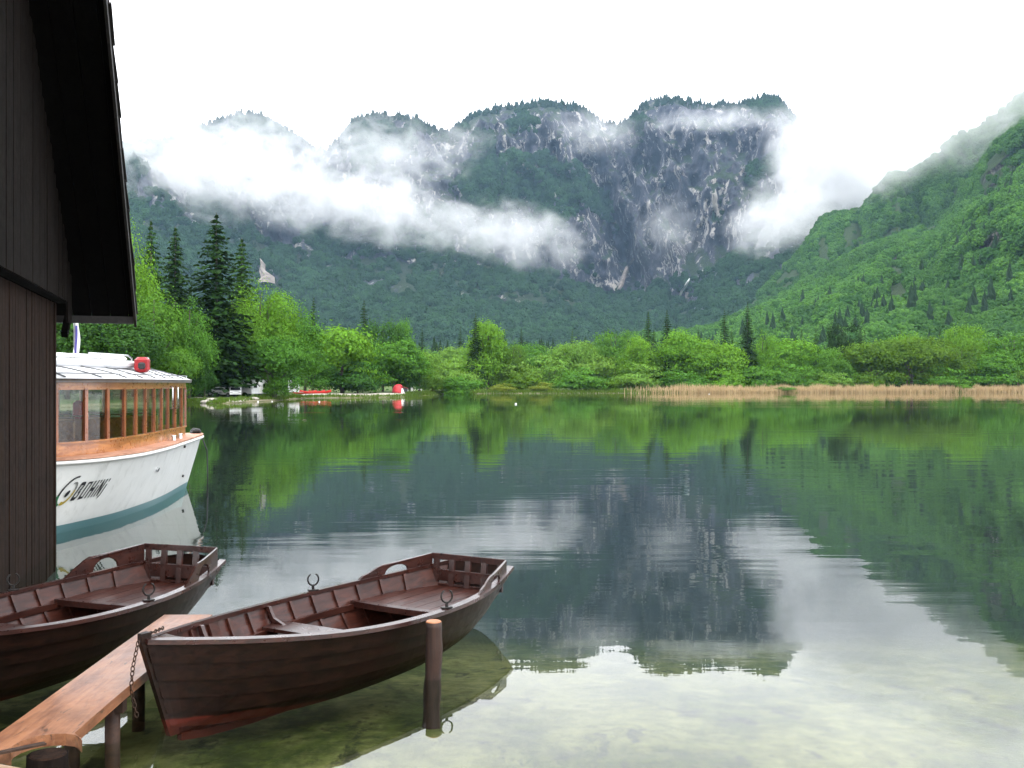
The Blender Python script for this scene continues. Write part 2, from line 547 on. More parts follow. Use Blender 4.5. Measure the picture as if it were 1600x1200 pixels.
CREST = crv([-500, 60, 200, 270, 330, 385, 435, 470, 500, 528, 560, 612, 655, 694, 705, 740, 800, 860, 912, 935, 960, 985, 1010, 1050, 1100, 1160, 1205, 1232, 1265, 1305, 1340, 1372, 1420, 1500, 1900],
            [230, 250, 232, 215, 194, 178, 196, 218, 236, 222, 184, 180, 190, 207, 205, 180, 166, 160, 171, 186, 196, 182, 160, 154, 162, 160, 151, 172, 203, 182, 158, 180, 230, 260, 300])
APRON = crv([-500, 60, 200, 300, 450, 600, 720, 830, 905, 950, 985, 1030, 1066, 1100, 1150, 1210, 1260, 1340, 1900],
            [330, 300, 300, 342, 392, 405, 410, 428, 446, 470, 462, 452, 470, 440, 398, 356, 330, 310, 320])
def massif():
    pu = np.linspace(-300, 1560, 640); pv = np.linspace(0, 1, 250)
    U, Vv = np.meshgrid(pu, pv)
    ya, yc = APRON(U), CREST(U)
    D0, D1, D2 = 1500.0, 2350.0, 2900.0
    wl_ = np.exp(-((U - 955) / 90.0) ** 2)
    d1 = D1 + 170 * wl_ + 200 * (fbm(U * .006, U * 0, 3, 21) - .5) - 160 * np.exp(-((U - 240) / 150) ** 2) - 130 * np.exp(-((U - 1280) / 90) ** 2)
    d2 = np.maximum(D2 + 260 * (fbm(U * .009, U * 0 + 4, 3, 31) - .5), d1 + 230)
    t1 = np.clip(Vv / .42, 0, 1); t2 = np.clip((Vv - .42) / .46, 0, 1); t3 = np.clip((Vv - .88) / .12, 0, 1)
    za, zc = zof(ya, d1), zof(yc, d2)
    d = D0 + (d1 - D0) * t1 + (d2 - d1) * t2 ** 1.25 + t3 * 320
    zz = 14 + (za - 14) * t1 ** 1.25 + (zc - za) * t2 ** .92 - t3 * 70
    cl = np.clip(t2 * 6, 0, 1) * np.clip((1 - t2) * 5, 0, 1)
    rib = fbm(U * .020 + zz * .0045, zz * .0034, 5, 41, True) - .55
    rib2 = fbm(U * .06 - zz * .008, zz * .014, 4, 47, True) - .5
    led = fbm(U * .012, zz * .020, 4, 53) - .5
    d = d + cl * (-250 * rib - 75 * rib2 + 90 * led)
    ap = t1 * (1 - np.clip(t2 * 6, 0, 1))
    sp = fbm(U * .011 + zz * .004, zz * .003, 4, 61, True) - .5
    d = d - ap * 200 * sp * np.clip(t1 * 3, 0, 1)
    zz = zz + ap * 26 * (fbm(U * .02, d * .006, 4, 71) - .5)
    zz = zz + np.where(t2 > .97, (fbm(U * .12, U * 0 + 2, 3, 77) - .5) * 10, 0)
    P = polar(U, d, zz)
    return U, Vv, P, t2, ya
mU, mV, mP, mT2, _ = massif()
def to_mesh(name, P, mat):
    r, c = P.shape[:2]
    i, j = np.meshgrid(np.arange(r - 1), np.arange(c - 1), indexing='ij')
    a = (i * c + j).ravel()
    o = link(name, grid_mesh(name, P.reshape(-1, 3), np.stack([a, a + 1, a + 1 + c, a + c], -1)), mat)
    tag(o, kind='structure')
    return o
to_mesh('mountain', mP, ROCK)

NEAR_C = crv([980, 1060, 1110, 1173, 1253, 1338, 1434, 1476, 1514, 1560, 1600, 1700, 1900, 2300],
             [530, 526, 520, 496, 450, 400, 362, 342, 290, 222, 182, 88, -50, -200])
def near_hill():
    U, Vv = np.meshgrid(np.linspace(980, 2200, 330), np.linspace(0, 1, 190))
    dc = 1150 + np.clip((U - 1000) / 600, 0, 2) * 330
    d0 = 520 + np.clip((1300 - U) / 300, 0, 1) * 260
    t = np.clip(Vv / .8, 0, 1); t3 = np.clip((Vv - .8) / .2, 0, 1)
    zc = zof(NEAR_C(U), dc)
    d = d0 + (dc - d0) * t + t3 * 300
    zz = 6 + (zc - 6) * t ** 1.08 - t3 * 110
    sp = fbm((zz - .30 * (U - 1000)) * .016, U * .0045, 4, 83, True) - .55
    e = np.clip(t * 3, 0, 1) * np.clip((1 - t) * 4, 0, 1)
    d = d - e * 230 * sp
    zz = zz + e * 26 * (fbm(U * .02, d * .01, 4, 91) - .5)
    return U, t, polar(U, d, zz)
hU, hT, hP = near_hill()
to_mesh('hillside', hP, ROCK2)

BACK_C = crv([1150, 1222, 1250, 1284, 1320, 1345, 1384, 1425, 1449, 1483, 1530, 1579, 1700, 1900, 2300],
             [500, 424, 396, 346, 332, 322, 276, 270, 254, 224, 196, 162, 90, 0, -120])
def back_hill():
    U, Vv = np.meshgrid(np.linspace(1130, 2200, 300), np.linspace(0, 1, 130))
    dc = 1780 + 120 * (fbm(U * .012, U * 0, 3, 101) - .5)
    t = np.clip(Vv / .8, 0, 1); t3 = np.clip((Vv - .8) / .2, 0, 1)
    zc = zof(BACK_C(U), dc)
    d = 1330 + (dc - 1330) * t + t3 * 260
    zz = 20 + (zc - 20) * t ** .8 - t3 * 60
    e = np.clip(t * 3, 0, 1) * np.clip((1 - t) * 4, 0, 1)
    d = d - e * 150 * (fbm(U * .016, zz * .004, 4, 107, True) - .55)
    return U, t, polar(U, d, zz)
bU, bT, bP = back_hill()
to_mesh('ridge', bP, ROCK2)

# pale gully and waterfall streaks on the massif
def on_massif(px, py, lift=0):
    k = np.argmin((((mP[..., 0] / mP[..., 1] * F + 800) - px) ** 2 + ((600 - (mP[..., 2] - H) / mP[..., 1] * F) - py) ** 2))
    p = mP.reshape(-1, 3)[k]
    dr = Vector((0, 0, H)) - Vector(p)
    return Vector(p) + dr.normalized() * lift
def streak(name, pts, widths, mat, label, cat):
    V_, F_ = [], []
    for (x, y), w in zip(pts, widths):
        p = on_massif(x, y, 48)
        hw = w / F * p.y / 2 * random.uniform(.75, 1.25)
        p.x += random.uniform(-.25, .25) * hw
        V_ += [p + Vector((-hw, 0, 0)), p + Vector((-hw * .3, -6, 3)), p + Vector((hw * .3, -6, 3)), p + Vector((hw, 0, 0))]
    for i in range(len(pts) - 1):
        for k in range(3):
            a = i * 4 + k
            F_.append((a, a + 1, a + 5, a + 4))
    me = bpy.data.meshes.new(name); me.from_pydata(V_, [], F_); me.update()
    o = link(name, me, mat); tag(o, label, cat)
    return o
SCREE = plain('scree_stone', (.26, .225, .20), .95, 0, .6, .05)
FALL = plain('falling_water', (.85, .87, .88), .6, 0, .15, .03)
streak('waterfall', [(1076, 436), (1073, 442), (1070, 449), (1067, 456), (1063, 464)], [3, 4, 4, 5, 3], FALL, 'thin white waterfall at the foot of the grey cliff', 'waterfall')
streak('scree_slide', [(408, 405), (410, 414), (411, 422), (416, 432), (417, 444)], [2, 8, 12, 20, 28], SCREE, 'pale bare rock slide in the forest right of the tallest spruce', 'rock slide')
streak('scree_slide', [(990, 405), (982, 418), (974, 432), (968, 446), (966, 454)], [4, 6, 9, 9, 6], SCREE, 'pale scree gully below the centre of the cliff', 'rock slide')

# ------------------------------------------------------------------ forests on the mountains (uncountable: one object each)
def crown_mat(name, c, c2, var=.4):
    m, nt, b = nmat(name)
    oi = nt.nodes.new('ShaderNodeObjectInfo')
    col = mixc(nt, oi.outputs['Random'], c, c2)
    n = noise(nt, coord(nt, 'Object', (1, 1, 1)), 4.5, 4, .7)
    col = mixc(nt, ramp(nt, n, .35, .7), tuple(k * (1 - var) for k in c), col)
    big = noise(nt, wpos(nt), .008, 4, .6)
    col = mixc(nt, math_(nt, 'MULTIPLY', ramp(nt, big, .42, .65), .55), col, tuple(k * .55 for k in c))
    nt.links.new(col, b.inputs['Base Color'])
    b.inputs['Roughness'].default_value = .9
    b.inputs['Specular IOR Level'].default_value = .15
    return m

def scatter(P, n, wfun):
    """random points on a terrain grid, weighted by area and a mask"""
    A, B, C = P[:-1, :-1], P[:-1, 1:], P[1:, :-1]
    ar = np.linalg.norm(np.cross(B - A, C - A), axis=-1)
    w = (ar * wfun[:-1, :-1]).ravel()
    idx = RNG.choice(len(w), n, p=w / w.sum())
    i, j = np.divmod(idx, P.shape[1] - 1)
    a, b = RNG.random(n)[:, None], RNG.random(n)[:, None]
    return P[i, j] * (1 - a) * (1 - b) + P[i, j + 1] * a * (1 - b) + P[i + 1, j] * (1 - a) * b + P[i + 1, j + 1] * a * b

def forest(name, pts, scale, mat, kind, label):
    """scale: (n,3). Instances a lumpy crown or a conifer, generated inside the node tree"""
    me = bpy.data.meshes.new(name)
    me.from_pydata(pts.tolist(), [], [])
    at_ = me.attributes.new('crown_scale', 'FLOAT_VECTOR', 'POINT')
    at_.data.foreach_set('vector', scale.astype(np.float32).ravel())
    o = link(name, me)
    ng = bpy.data.node_groups.new(name + '_nodes', 'GeometryNodeTree')
    ng.interface.new_socket('Geometry', in_out='INPUT', socket_type='NodeSocketGeometry')
    ng.interface.new_socket('Geometry', in_out='OUTPUT', socket_type='NodeSocketGeometry')
    N, L = ng.nodes, ng.links
    gi, go = N.new('NodeGroupInput'), N.new('NodeGroupOutput')
    sp = N.new('GeometryNodeSetPosition')
    tn = N.new('ShaderNodeTexNoise'); tn.inputs['Detail'].default_value = 3
    sub = N.new('ShaderNodeMath'); sub.operation = 'SUBTRACT'; sub.inputs[1].default_value = .5
    mul = N.new('ShaderNodeVectorMath'); mul.operation = 'SCALE'
    nrm = N.new('GeometryNodeInputNormal'); am = N.new('ShaderNodeMath'); am.operation = 'MULTIPLY'
    if kind == 'round':
        pr = N.new('GeometryNodeMeshIcoSphere'); pr.inputs['Radius'].default_value = .5; pr.inputs['Subdivisions'].default_value = 4
        tn.inputs['Scale'].default_value = 5.0; am.inputs[1].default_value = .75
    else:
        pr = N.new('GeometryNodeMeshCone')
        pr.inputs['Vertices'].default_value = 11; pr.inputs['Side Segments'].default_value = 9
        pr.inputs['Radius Bottom'].default_value = .5; pr.inputs['Radius Top'].default_value = .01; pr.inputs['Depth'].default_value = 1.0
        tn.inputs['Scale'].default_value = 7.0; am.inputs[1].default_value = .55
    L.new(pr.outputs['Mesh'], sp.inputs['Geometry'])
    L.new(tn.outputs[0], sub.inputs[0]); L.new(sub.outputs[0], am.inputs[0])
    L.new(nrm.outputs[0], mul.inputs[0]); L.new(am.outputs[0], mul.inputs['Scale'])
    L.new(mul.outputs[0], sp.inputs['Offset'])
    sm = N.new('GeometryNodeSetMaterial'); sm.inputs['Material'].default_value = mat
    L.new(sp.outputs[0], sm.inputs['Geometry'])
    iop = N.new('GeometryNodeInstanceOnPoints')
    na = N.new('GeometryNodeInputNamedAttribute'); na.data_type = 'FLOAT_VECTOR'; na.inputs['Name'].default_value = 'crown_scale'
    rv = N.new('FunctionNodeRandomValue'); rv.data_type = 'FLOAT_VECTOR'
    tilt = 3.14 if kind == 'round' else .04
    rv.inputs[0].default_value = (-tilt * .25, -tilt * .25, 0); rv.inputs[1].default_value = (tilt * .25, tilt * .25, 6.28)
    L.new(gi.outputs[0], iop.inputs['Points']); L.new(sm.outputs[0], iop.inputs['Instance'])
    L.new(na.outputs['Attribute'], iop.inputs['Scale']); L.new(rv.outputs[0], iop.inputs['Rotation'])
    L.new(iop.outputs[0], go.inputs[0])
    md = o.modifiers.new('scatter', 'NODES'); md.node_group = ng
    tag(o, label, 'forest', kind='stuff')
    return o

FOR_N = crown_mat('hill_broadleaf', (.020, .070, .010), (.078, .185, .020), .35)
FOR_ND = crown_mat('hill_conifer', (.012, .034, .012), (.020, .050, .016))
FOR_F = crown_mat('far_broadleaf', (.012, .040, .014), (.034, .084, .028))
FOR_FD = crown_mat('far_conifer', (.010, .030, .014), (.018, .044, .018))

def sc3(n, w, h, var=.35):
    k = np.clip(np.exp(RNG.normal(size=n) * .30), .55, 1.0 + var * 1.7)
    return np.stack([w * k, w * k * (1 + (RNG.random(n) - .5) * .3), h * k * (1 + (RNG.random(n) - .5) * .3)], -1)

# near hillside: leave a few rock outcrops bare
rock_n = fbm(hU * .02, hP[..., 2] * .012, 4, 131)
mask = np.where((rock_n > .655) & (hT > .3), .02, 1.0) * (hT < .999) * (hU < 1800)
p = scatter(hP, 36000, mask); s = sc3(len(p), 7.6, 7.4); p[:, 2] += s[:, 2] * .30
forest('hillside_forest', p, s, FOR_N, 'round', 'bright green beech forest covering the steep hillside on the right')
p = scatter(hP, 230, mask * (hT < .55)); s = sc3(len(p), 6, 14, .15); p[:, 2] += 3
forest('hillside_conifers', p, s, FOR_ND, 'cone', 'dark conifers standing among the beeches on the right hillside')
rock_b = fbm(bU * .03, bP[..., 2] * .018, 4, 141)
mask = np.where(rock_b > .53, .06, 1.0) * (bU < 1760)
p = scatter(bP, 16000, mask); s = sc3(len(p), 8.5, 8); p[:, 2] += s[:, 2] * .3
forest('ridge_forest', p, s, FOR_N, 'round', 'green forest on the higher ridge under the cloud at right')
# massif: dense apron, patches on the cliff, fringe on the crest
t2 = mT2
up_patch = fbm(mU * .016, mP[..., 2] * .0065, 4, 151)
lo_rock = fbm(mU * .03, mP[..., 2] * .02, 4, 157)
apm = (t2 <= .02) * np.where((lo_rock > .57) & (mV > .27), .12, 1.0)
cliff = ((t2 > .02) & (t2 < .93)) * np.clip((up_patch - .53) * 9, 0, 1) * .8
cliff = cliff + ((t2 > .02) & (t2 < .9)) * ((mU < 640) | ((mU > 680) & (mU < 770) & (t2 < .62))) * np.clip((up_patch - .44) * 6, 0, 1) * .9
crest = (t2 >= .93) * 1.0
p = scatter(mP, 40000, (apm + cliff * .9) * (mV < .9)); s = sc3(len(p), 12.5, 10.5); p[:, 2] += s[:, 2] * .3
forest('mountain_forest', p, s, FOR_F, 'round', 'blue-green forest on the lower slopes below the cliff')
p = scatter(mP, 13000, (apm * .45 + cliff * 1.6 + crest * 3.0) * (mV < .92)); s = sc3(len(p), 8, 14, .2)
forest('mountain_conifers', p, s, FOR_FD, 'cone', 'dark conifers on the ledges and along the mountain crest')

# valley-floor wood between the shore trees and the slopes
n_ = 520
pp = RNG.uniform(150, 2000, n_); dd = RNG.uniform(430, 900, n_)
p = np.stack([(pp - 800) / F * dd, dd, ground_z(pp, dd) + 5], -1)
forest('valley_conifers', p, sc3(n_, 6.5, 13, .15), FOR_ND, 'cone', 'dark conifer wood behind the shore trees on the valley floor')
n_ = 3200
pp = RNG.uniform(100, 2000, n_); dd = RNG.uniform(400, 1300, n_)
p = np.stack([(pp - 800) / F * dd, dd, ground_z(pp, dd) + 4], -1)
forest('valley_wood', p, sc3(n_, 12, 13), FOR_N, 'round', 'green broadleaf wood on the valley floor behind the shore')

# ------------------------------------------------------------------ air: haze and low cloud
hz = MB(); hz.box((0, 1900, 620), (9000, 4300, 1262))
m = bpy.data.materials.new('haze_air'); m.use_nodes = True; nt = m.node_tree; nt.nodes.clear()
out = nt.nodes.new('ShaderNodeOutputMaterial'); pv = nt.nodes.new('ShaderNodeVolumePrincipled')
pv.inputs['Color'].default_value = (.44, .68, 1.0, 1); pv.inputs['Density'].default_value = 3.8e-5
nt.links.new(pv.outputs[0], out.inputs['Volume'])
haze = hz.build('haze', m); tag(haze, 'thin pale haze filling the valley air', 'haze', kind='stuff')

ICO = None
def mist(px, py, d, w, h, depth, label, dens=.010, feat=110.0, thr=.42, soft=.30, tilt=0.0, seed=0.0, flat=1.0, white=.925):
    """a bank of low cloud: closed ellipsoid with uneven density; w, h in photo pixels at distance d"""
    global ICO
    sx, sy, sz = w / F * d / 2, depth / 2, h / F * d / 2
    if ICO is None:
        import bmesh
        bm = bmesh.new(); bmesh.ops.create_icosphere(bm, subdivisions=3, radius=1.06)
        ICO = bpy.data.meshes.new('cloud_domain'); bm.to_mesh(ICO); bm.free()
    me = ICO.copy()
    m = bpy.data.materials.new('cloud_vapour'); m.use_nodes = True; nt = m.node_tree; nt.nodes.clear()
    out = nt.nodes.new('ShaderNodeOutputMaterial'); pv = nt.nodes.new('ShaderNodeVolumePrincipled')
    pv.inputs['Color'].default_value = (white, white + .006, white + .016, 1); pv.inputs['Anisotropy'].default_value = .1
    tc = nt.nodes.new('ShaderNodeTexCoord')
    ln = nt.nodes.new('ShaderNodeVectorMath'); ln.operation = 'LENGTH'
    nt.links.new(tc.outputs['Object'], ln.inputs[0])
    fall = math_(nt, 'SUBTRACT', 1.0, ln.outputs['Value'])
    mp = nt.nodes.new('ShaderNodeMapping'); mp.inputs['Scale'].default_value = (sx / feat, sy / feat, sz / feat * 1.35); mp.inputs['Location'].default_value = (seed, seed * .7, seed * 1.3)
    nt.links.new(tc.outputs['Object'], mp.inputs['Vector'])
    n = noise(nt, mp.outputs[0], 1.0, 7, .66, .5)
    v = math_(nt, 'ADD', math_(nt, 'MULTIPLY', fall, .60 * flat), math_(nt, 'MULTIPLY', math_(nt, 'SUBTRACT', n, .5), 1.75))
    v = ramp(nt, v, thr - .34, thr - .34 + soft * 1.7)
    edge = ramp(nt, fall, 0.0, .30)
    v = math_(nt, 'MULTIPLY', math_(nt, 'MULTIPLY', v, edge), dens)
    nt.links.new(v, pv.inputs['Density']); nt.links.new(pv.outputs[0], out.inputs['Volume'])
    me.materials.clear(); me.materials.append(m)
    o = link('cloud', me)
    o.location = at(px, py, d); o.scale = (sx, sy, sz); o.rotation_euler = (0, tilt, 0)
    tag(o, label, 'cloud', 'low clouds hanging on the mountains', kind='stuff')
    return o

mist(300, 265, 2230, 500, 200, 300, 'thick pale cloud bank hiding the left shoulder of the mountain', .010, 70, .37, .36, R(8), 1.0)
mist(545, 318, 2180, 580, 150, 260, 'long white cloud bank crossing the forest below the middle summits', .012, 65, .35, .36, R(11), 2.0)
mist(800, 367, 2200, 310, 130, 220, 'rounded right end of the long cloud bank against the dark cliff', .011, 55, .35, .38, R(9), 3.0)
mist(600, 240, 2320, 340, 160, 240, 'torn cloud veiling the second wooded summit', .008, 60, .41, .36, R(6), 4.0)
mist(395, 228, 2280, 360, 150, 240, 'thin cloud over the leftmost rounded summit', .010, 65, .39, .36, 0, 5.0)
mist(1045, 362, 2360, 140, 140, 160, 'small ragged cloud puff in the middle of the cliff face', .006, 60, .40, .40, R(-20), 6.0)
mist(930, 206, 2480, 190, 86, 200, 'wispy cloud filling the notch between the two flat summits', .007, 55, .41, .38, R(8), 7.0)
mist(1115, 186, 2520, 320, 46, 160, 'thin streak of cloud just under the flat right summit', .009, 50, .38, .38, R(-2), 8.0)
mist(725, 222, 2480, 130, 90, 160, 'faint wisp of cloud on the left edge of the middle summit', .006, 50, .42, .40, 0, 9.0)
mist(1345, 240, 2150, 330, 320, 420, 'big dazzling white cloud filling the gap between cliff and green hillside', .012, 85, .25, .30, R(-40), 10.0, 1.0, .965)
mist(1232, 338, 2050, 230, 170, 260, 'lower tongue of the big white cloud above the valley', .012, 60, .31, .36, R(-14), 11.0, 1.0, .96)
mist(1450, 180, 2000, 460, 300, 300, 'broad white cloud behind the crest of the green hillside', .006, 110, .22, .3, R(-35), 12.0)
mist(1545, 138, 1420, 420, 230, 280, 'grey cloud draped over the top of the right hillside', .010, 85, .33, .42, R(-38), 13.0)
mist(1400, 258, 1640, 230, 110, 180, 'thin cloud veil on the rocky notch of the upper ridge', .009, 60, .36, .40, R(-30), 14.0)
mist(1240, 195, 2420, 150, 110, 160, 'torn shred of cloud at the right end of the flat summit', .006, 45, .40, .42, R(-25), 15.0)

# ================================================================== TREES AND PLANTS ON THE FAR SHORE
BARK = wood('bark', (.045, .036, .028), (.10, .085, .07), .9, 'Z', 10, None, .2, .02)
LEAF = {
    'fresh': leaf_mat('leaf_fresh_green', (.086, .214, .016), .45, .30, .14),
    'mid':   leaf_mat('leaf_mid_green', (.059, .166, .018), .45, .28, .14),
    'deep':  leaf_mat('leaf_deep_green', (.028, .092, .015), .45, .22, .15),
    'olive': leaf_mat('leaf_olive_green', (.062, .138, .012), .40, .26, .12),
    'willow': leaf_mat('leaf_willow_green', (.098, .210, .030), .40, .30, .14),
    'yellow': leaf_mat('leaf_yellow_green', (.135, .185, .024), .30, .3, .15),
    'spruce': leaf_mat('needle_dark_green', (.016, .044, .010), .5, .12, .10),
    'spruce2': leaf_mat('needle_mid_green', (.026, .070, .012), .5, .14, .12),
}

def quads_mesh(name, C, N, S, droop=None):
    """leaf-sized quads: centres C, normals N, half sizes S (n,2)"""
    n = len(C)
    N = N / np.linalg.norm(N, axis=1, keepdims=True)
    r = RNG.normal(size=(n, 3))
    A = np.cross(N, r); A /= np.linalg.norm(A, axis=1, keepdims=True) + 1e-9
    B = np.cross(N, A)
    a, b = A * S[:, :1], B * S[:, 1:]
    V = np.stack([C - a * .5 - b, C + a - b * .2, C + a * .4 + b, C - a + b * .3], 1).reshape(-1, 3)
    Fq = np.arange(n * 4).reshape(-1, 4)
    me = bpy.data.meshes.new(name)
    me.from_pydata(V.tolist(), [], Fq.tolist()); me.update()
    return me

def broadleaf_proto(h_over_w, nclump, nleaf, leaf, low=.10, seed=0, lob=.28, clump_r=.13):
    """crown in a unit box: width 1, height 1 (z 0..1); leaf size given relative to width.
    Built from uneven clumps of leaves carried on lobes, with gaps between them."""
    rg = np.random.default_rng(seed)
    nl = 7
    ang = rg.uniform(0, 6.283, nl) + np.arange(nl) * 6.283 / nl
    lobes = [np.array([0, 0, .66])] + [np.array([math.cos(a) * rg.uniform(.16, .27), math.sin(a) * rg.uniform(.16, .27), rg.uniform(low + .18, .74)]) for a in ang]
    lr = [np.array([.30, .30, .33])] + [np.array([k := rg.uniform(.17, .27), k, k * rg.uniform(.8, 1.2)]) for _ in ang]
    C, Nn = [], []
    for i in range(nclump):
        k = rg.integers(0, len(lobes))
        v = rg.normal(size=3); v /= np.linalg.norm(v)
        if v[2] < -.35: v[2] *= .4; v /= np.linalg.norm(v)
        c = lobes[k] + v * lr[k] * rg.uniform(.70, 1.04)
        c[2] = min(max(c[2], low), .97)
        cr = clump_r * rg.uniform(.55, 1.25)
        q = rg.normal(size=(nleaf, 3)) * np.array([cr, cr, cr * .62]) * .55
        q[:, 2] -= (q[:, 0] ** 2 + q[:, 1] ** 2) * 1.6
        C.append(c + q); Nn.append(q * 1.2 + v * cr * .9 + np.array([0, 0, cr * .5]) + rg.normal(size=(nleaf, 3)) * cr * .55)
    C = np.concatenate(C); Nn = np.concatenate(Nn)
    ok = (C[:, 2] > low * .4)
    C, Nn = C[ok], Nn[ok]
    C[:, 2] = C[:, 2] / max(C[:, 2].max(), 1e-6)
    C[:, :2] *= .5 / np.percentile(np.abs(C[:, :2]), 99.3)
    S = leaf * rg.uniform(.6, 1.35, (len(C), 1)) * np.array([[1, .62]])
    # undo the later stretch so leaves stay leaf-shaped
    return quads_mesh('crown', C * np.array([1, 1, h_over_w]), Nn, S), h_over_w

def trunk_proto(h_over_w, top=.72, r=.022, nb=5, seed=0):
    rg = random.Random(seed)
    mb = MB(); hh = h_over_w
    path = [(0, 0, -.03)] + [(rg.uniform(-.012, .012), rg.uniform(-.012, .012), hh * top * k / 6) for k in range(1, 7)]
    mb.tube(path, [r * (1.25 - .95 * k / 6) for k in range(7)], 7)
    for k in range(nb):
        z0 = hh * rg.uniform(.14, .5); a = rg.uniform(0, 6.283); l = rg.uniform(.18, .34)
        p0 = Vector((0, 0, z0)); p1 = p0 + Vector((math.cos(a) * l * .5, math.sin(a) * l * .5, hh * .11)); p2 = p0 + Vector((math.cos(a) * l, math.sin(a) * l, hh * .3))
        mb.tube([p0, p1, p2], [r * .55, r * .4, r * .12], 5)
    me = mb.mesh('trunk', True)
    me.materials.append(BARK)
    return me

def spruce_proto(h_over_w, seed=0, whorls=34, dens=1.0):
    rg = np.random.default_rng(seed)
    C, Nn, S = [], [], []
    hh = h_over_w
    for k in range(whorls):
        t = k / (whorls - 1)
        z = hh * (.07 + .90 * t)
        rad = .5 * (1 - t) ** .74 * (1 if t > .08 else .75) + .012
        nb = int((19 - 10 * t) * dens)
        for j in range(nb):
            a = rg.uniform(0, 6.283); L = rad * rg.uniform(.62, 1.10)
            ns = max(4, int(20 * L / .5 + 3))
            for i in range(ns):
                q = (i + .6) / ns
                r = L * q
                zz = z - r * (.30 + .22 * (1 - t)) + .10 * r * q + rg.normal() * .004 * hh
                w = L * (.30 * (1 - q) + .07)
                off = rg.uniform(-1, 1) * w
                C.append((math.cos(a) * r - math.sin(a) * off, math.sin(a) * r + math.cos(a) * off, zz - abs(off) * .35))
                Nn.append((math.cos(a) * .35 + rg.normal() * .35, math.sin(a) * .35 + rg.normal() * .35, .8))
                sz = .016 + .034 * L
                S.append((sz * 1.25, sz * .75))
    C, Nn, S = np.array(C), np.array(Nn), np.array(S)
    return quads_mesh('crown', C, Nn, S), hh

def variants(me, keys):
    out = {}
    for k in keys:
        c = me.copy(); c.materials.clear(); c.materials.append(LEAF[k]); out[k] = c
    return out
PROTO = {}
KEYS = ['fresh', 'mid', 'deep', 'olive', 'willow', 'yellow']
for nm, args in {
        'tall': [(1.75, 240, 70, .015, .19, 1), (1.6, 230, 70, .016, .17, 2)],
        'round': [(1.05, 200, 66, .017, .08, 3), (1.15, 200, 64, .017, .06, 4), (.95, 190, 64, .018, .05, 5)],
        'shrub': [(.62, 130, 56, .019, .02, 6), (.72, 130, 56, .018, .02, 7), (.55, 120, 56, .019, .02, 8)]}.items():
    PROTO[nm] = []
    for a in args:
        me, hw = broadleaf_proto(*a)
        PROTO[nm].append((variants(me, KEYS), hw, trunk_proto(hw, .8 if nm != 'shrub' else .5, .020 if nm != 'shrub' else .012, 6, a[5])))
PROTO['spruce'] = []
for a in [(2.1, 21, 36), (2.6, 22, 36), (3.1, 23, 34)]:
    me, hw = spruce_proto(*a)
    mb = MB(); mb.tube([(0, 0, -.02), (0, 0, hw * .5), (0, 0, hw * .99)], [.026, .015, .003], 7)
    tk = mb.mesh('trunk', True); tk.materials.append(BARK)
    PROTO['spruce'].append((variants(me, ['spruce', 'spruce2']), hw, tk))
PROTO['pine'] = []
me, hw = broadleaf_proto(1.5, 70, 60, .022, .45, 31, .2, .11)
PROTO['pine'].append((variants(me, ['spruce', 'spruce2']), hw, trunk_proto(hw, .85, .022, 5, 31)))

TREE_N = [0]
def tree(kind, px, top, w, d, colr, label, group, base_lift=0.0):
    TREE_N[0] += 1
    g = gz(px, d)
    ht = H + (600 - top) / F * d - g
    wd = w / F * d
    ps = PROTO[kind]
    p = min(ps, key=lambda q: abs(math.log(q[1] / (ht / wd))) + random.random() * .25)
    name = {'spruce': 'spruce_tree', 'pine': 'pine_tree', 'shrub': 'shrub'}.get(kind, 'broadleaf_tree')
    r = empty(name, ((px - 800) / F * d, d, g - .05 + base_lift), random.uniform(0, 6.28))
    r.scale = (wd, wd, ht / p[1])
    link('trunk', p[2], None, r)
    link('crown', p[0][colr], None, r)
    tag(r, label, {'shrub': 'shrub'}.get(kind, 'tree'), group)
    return r

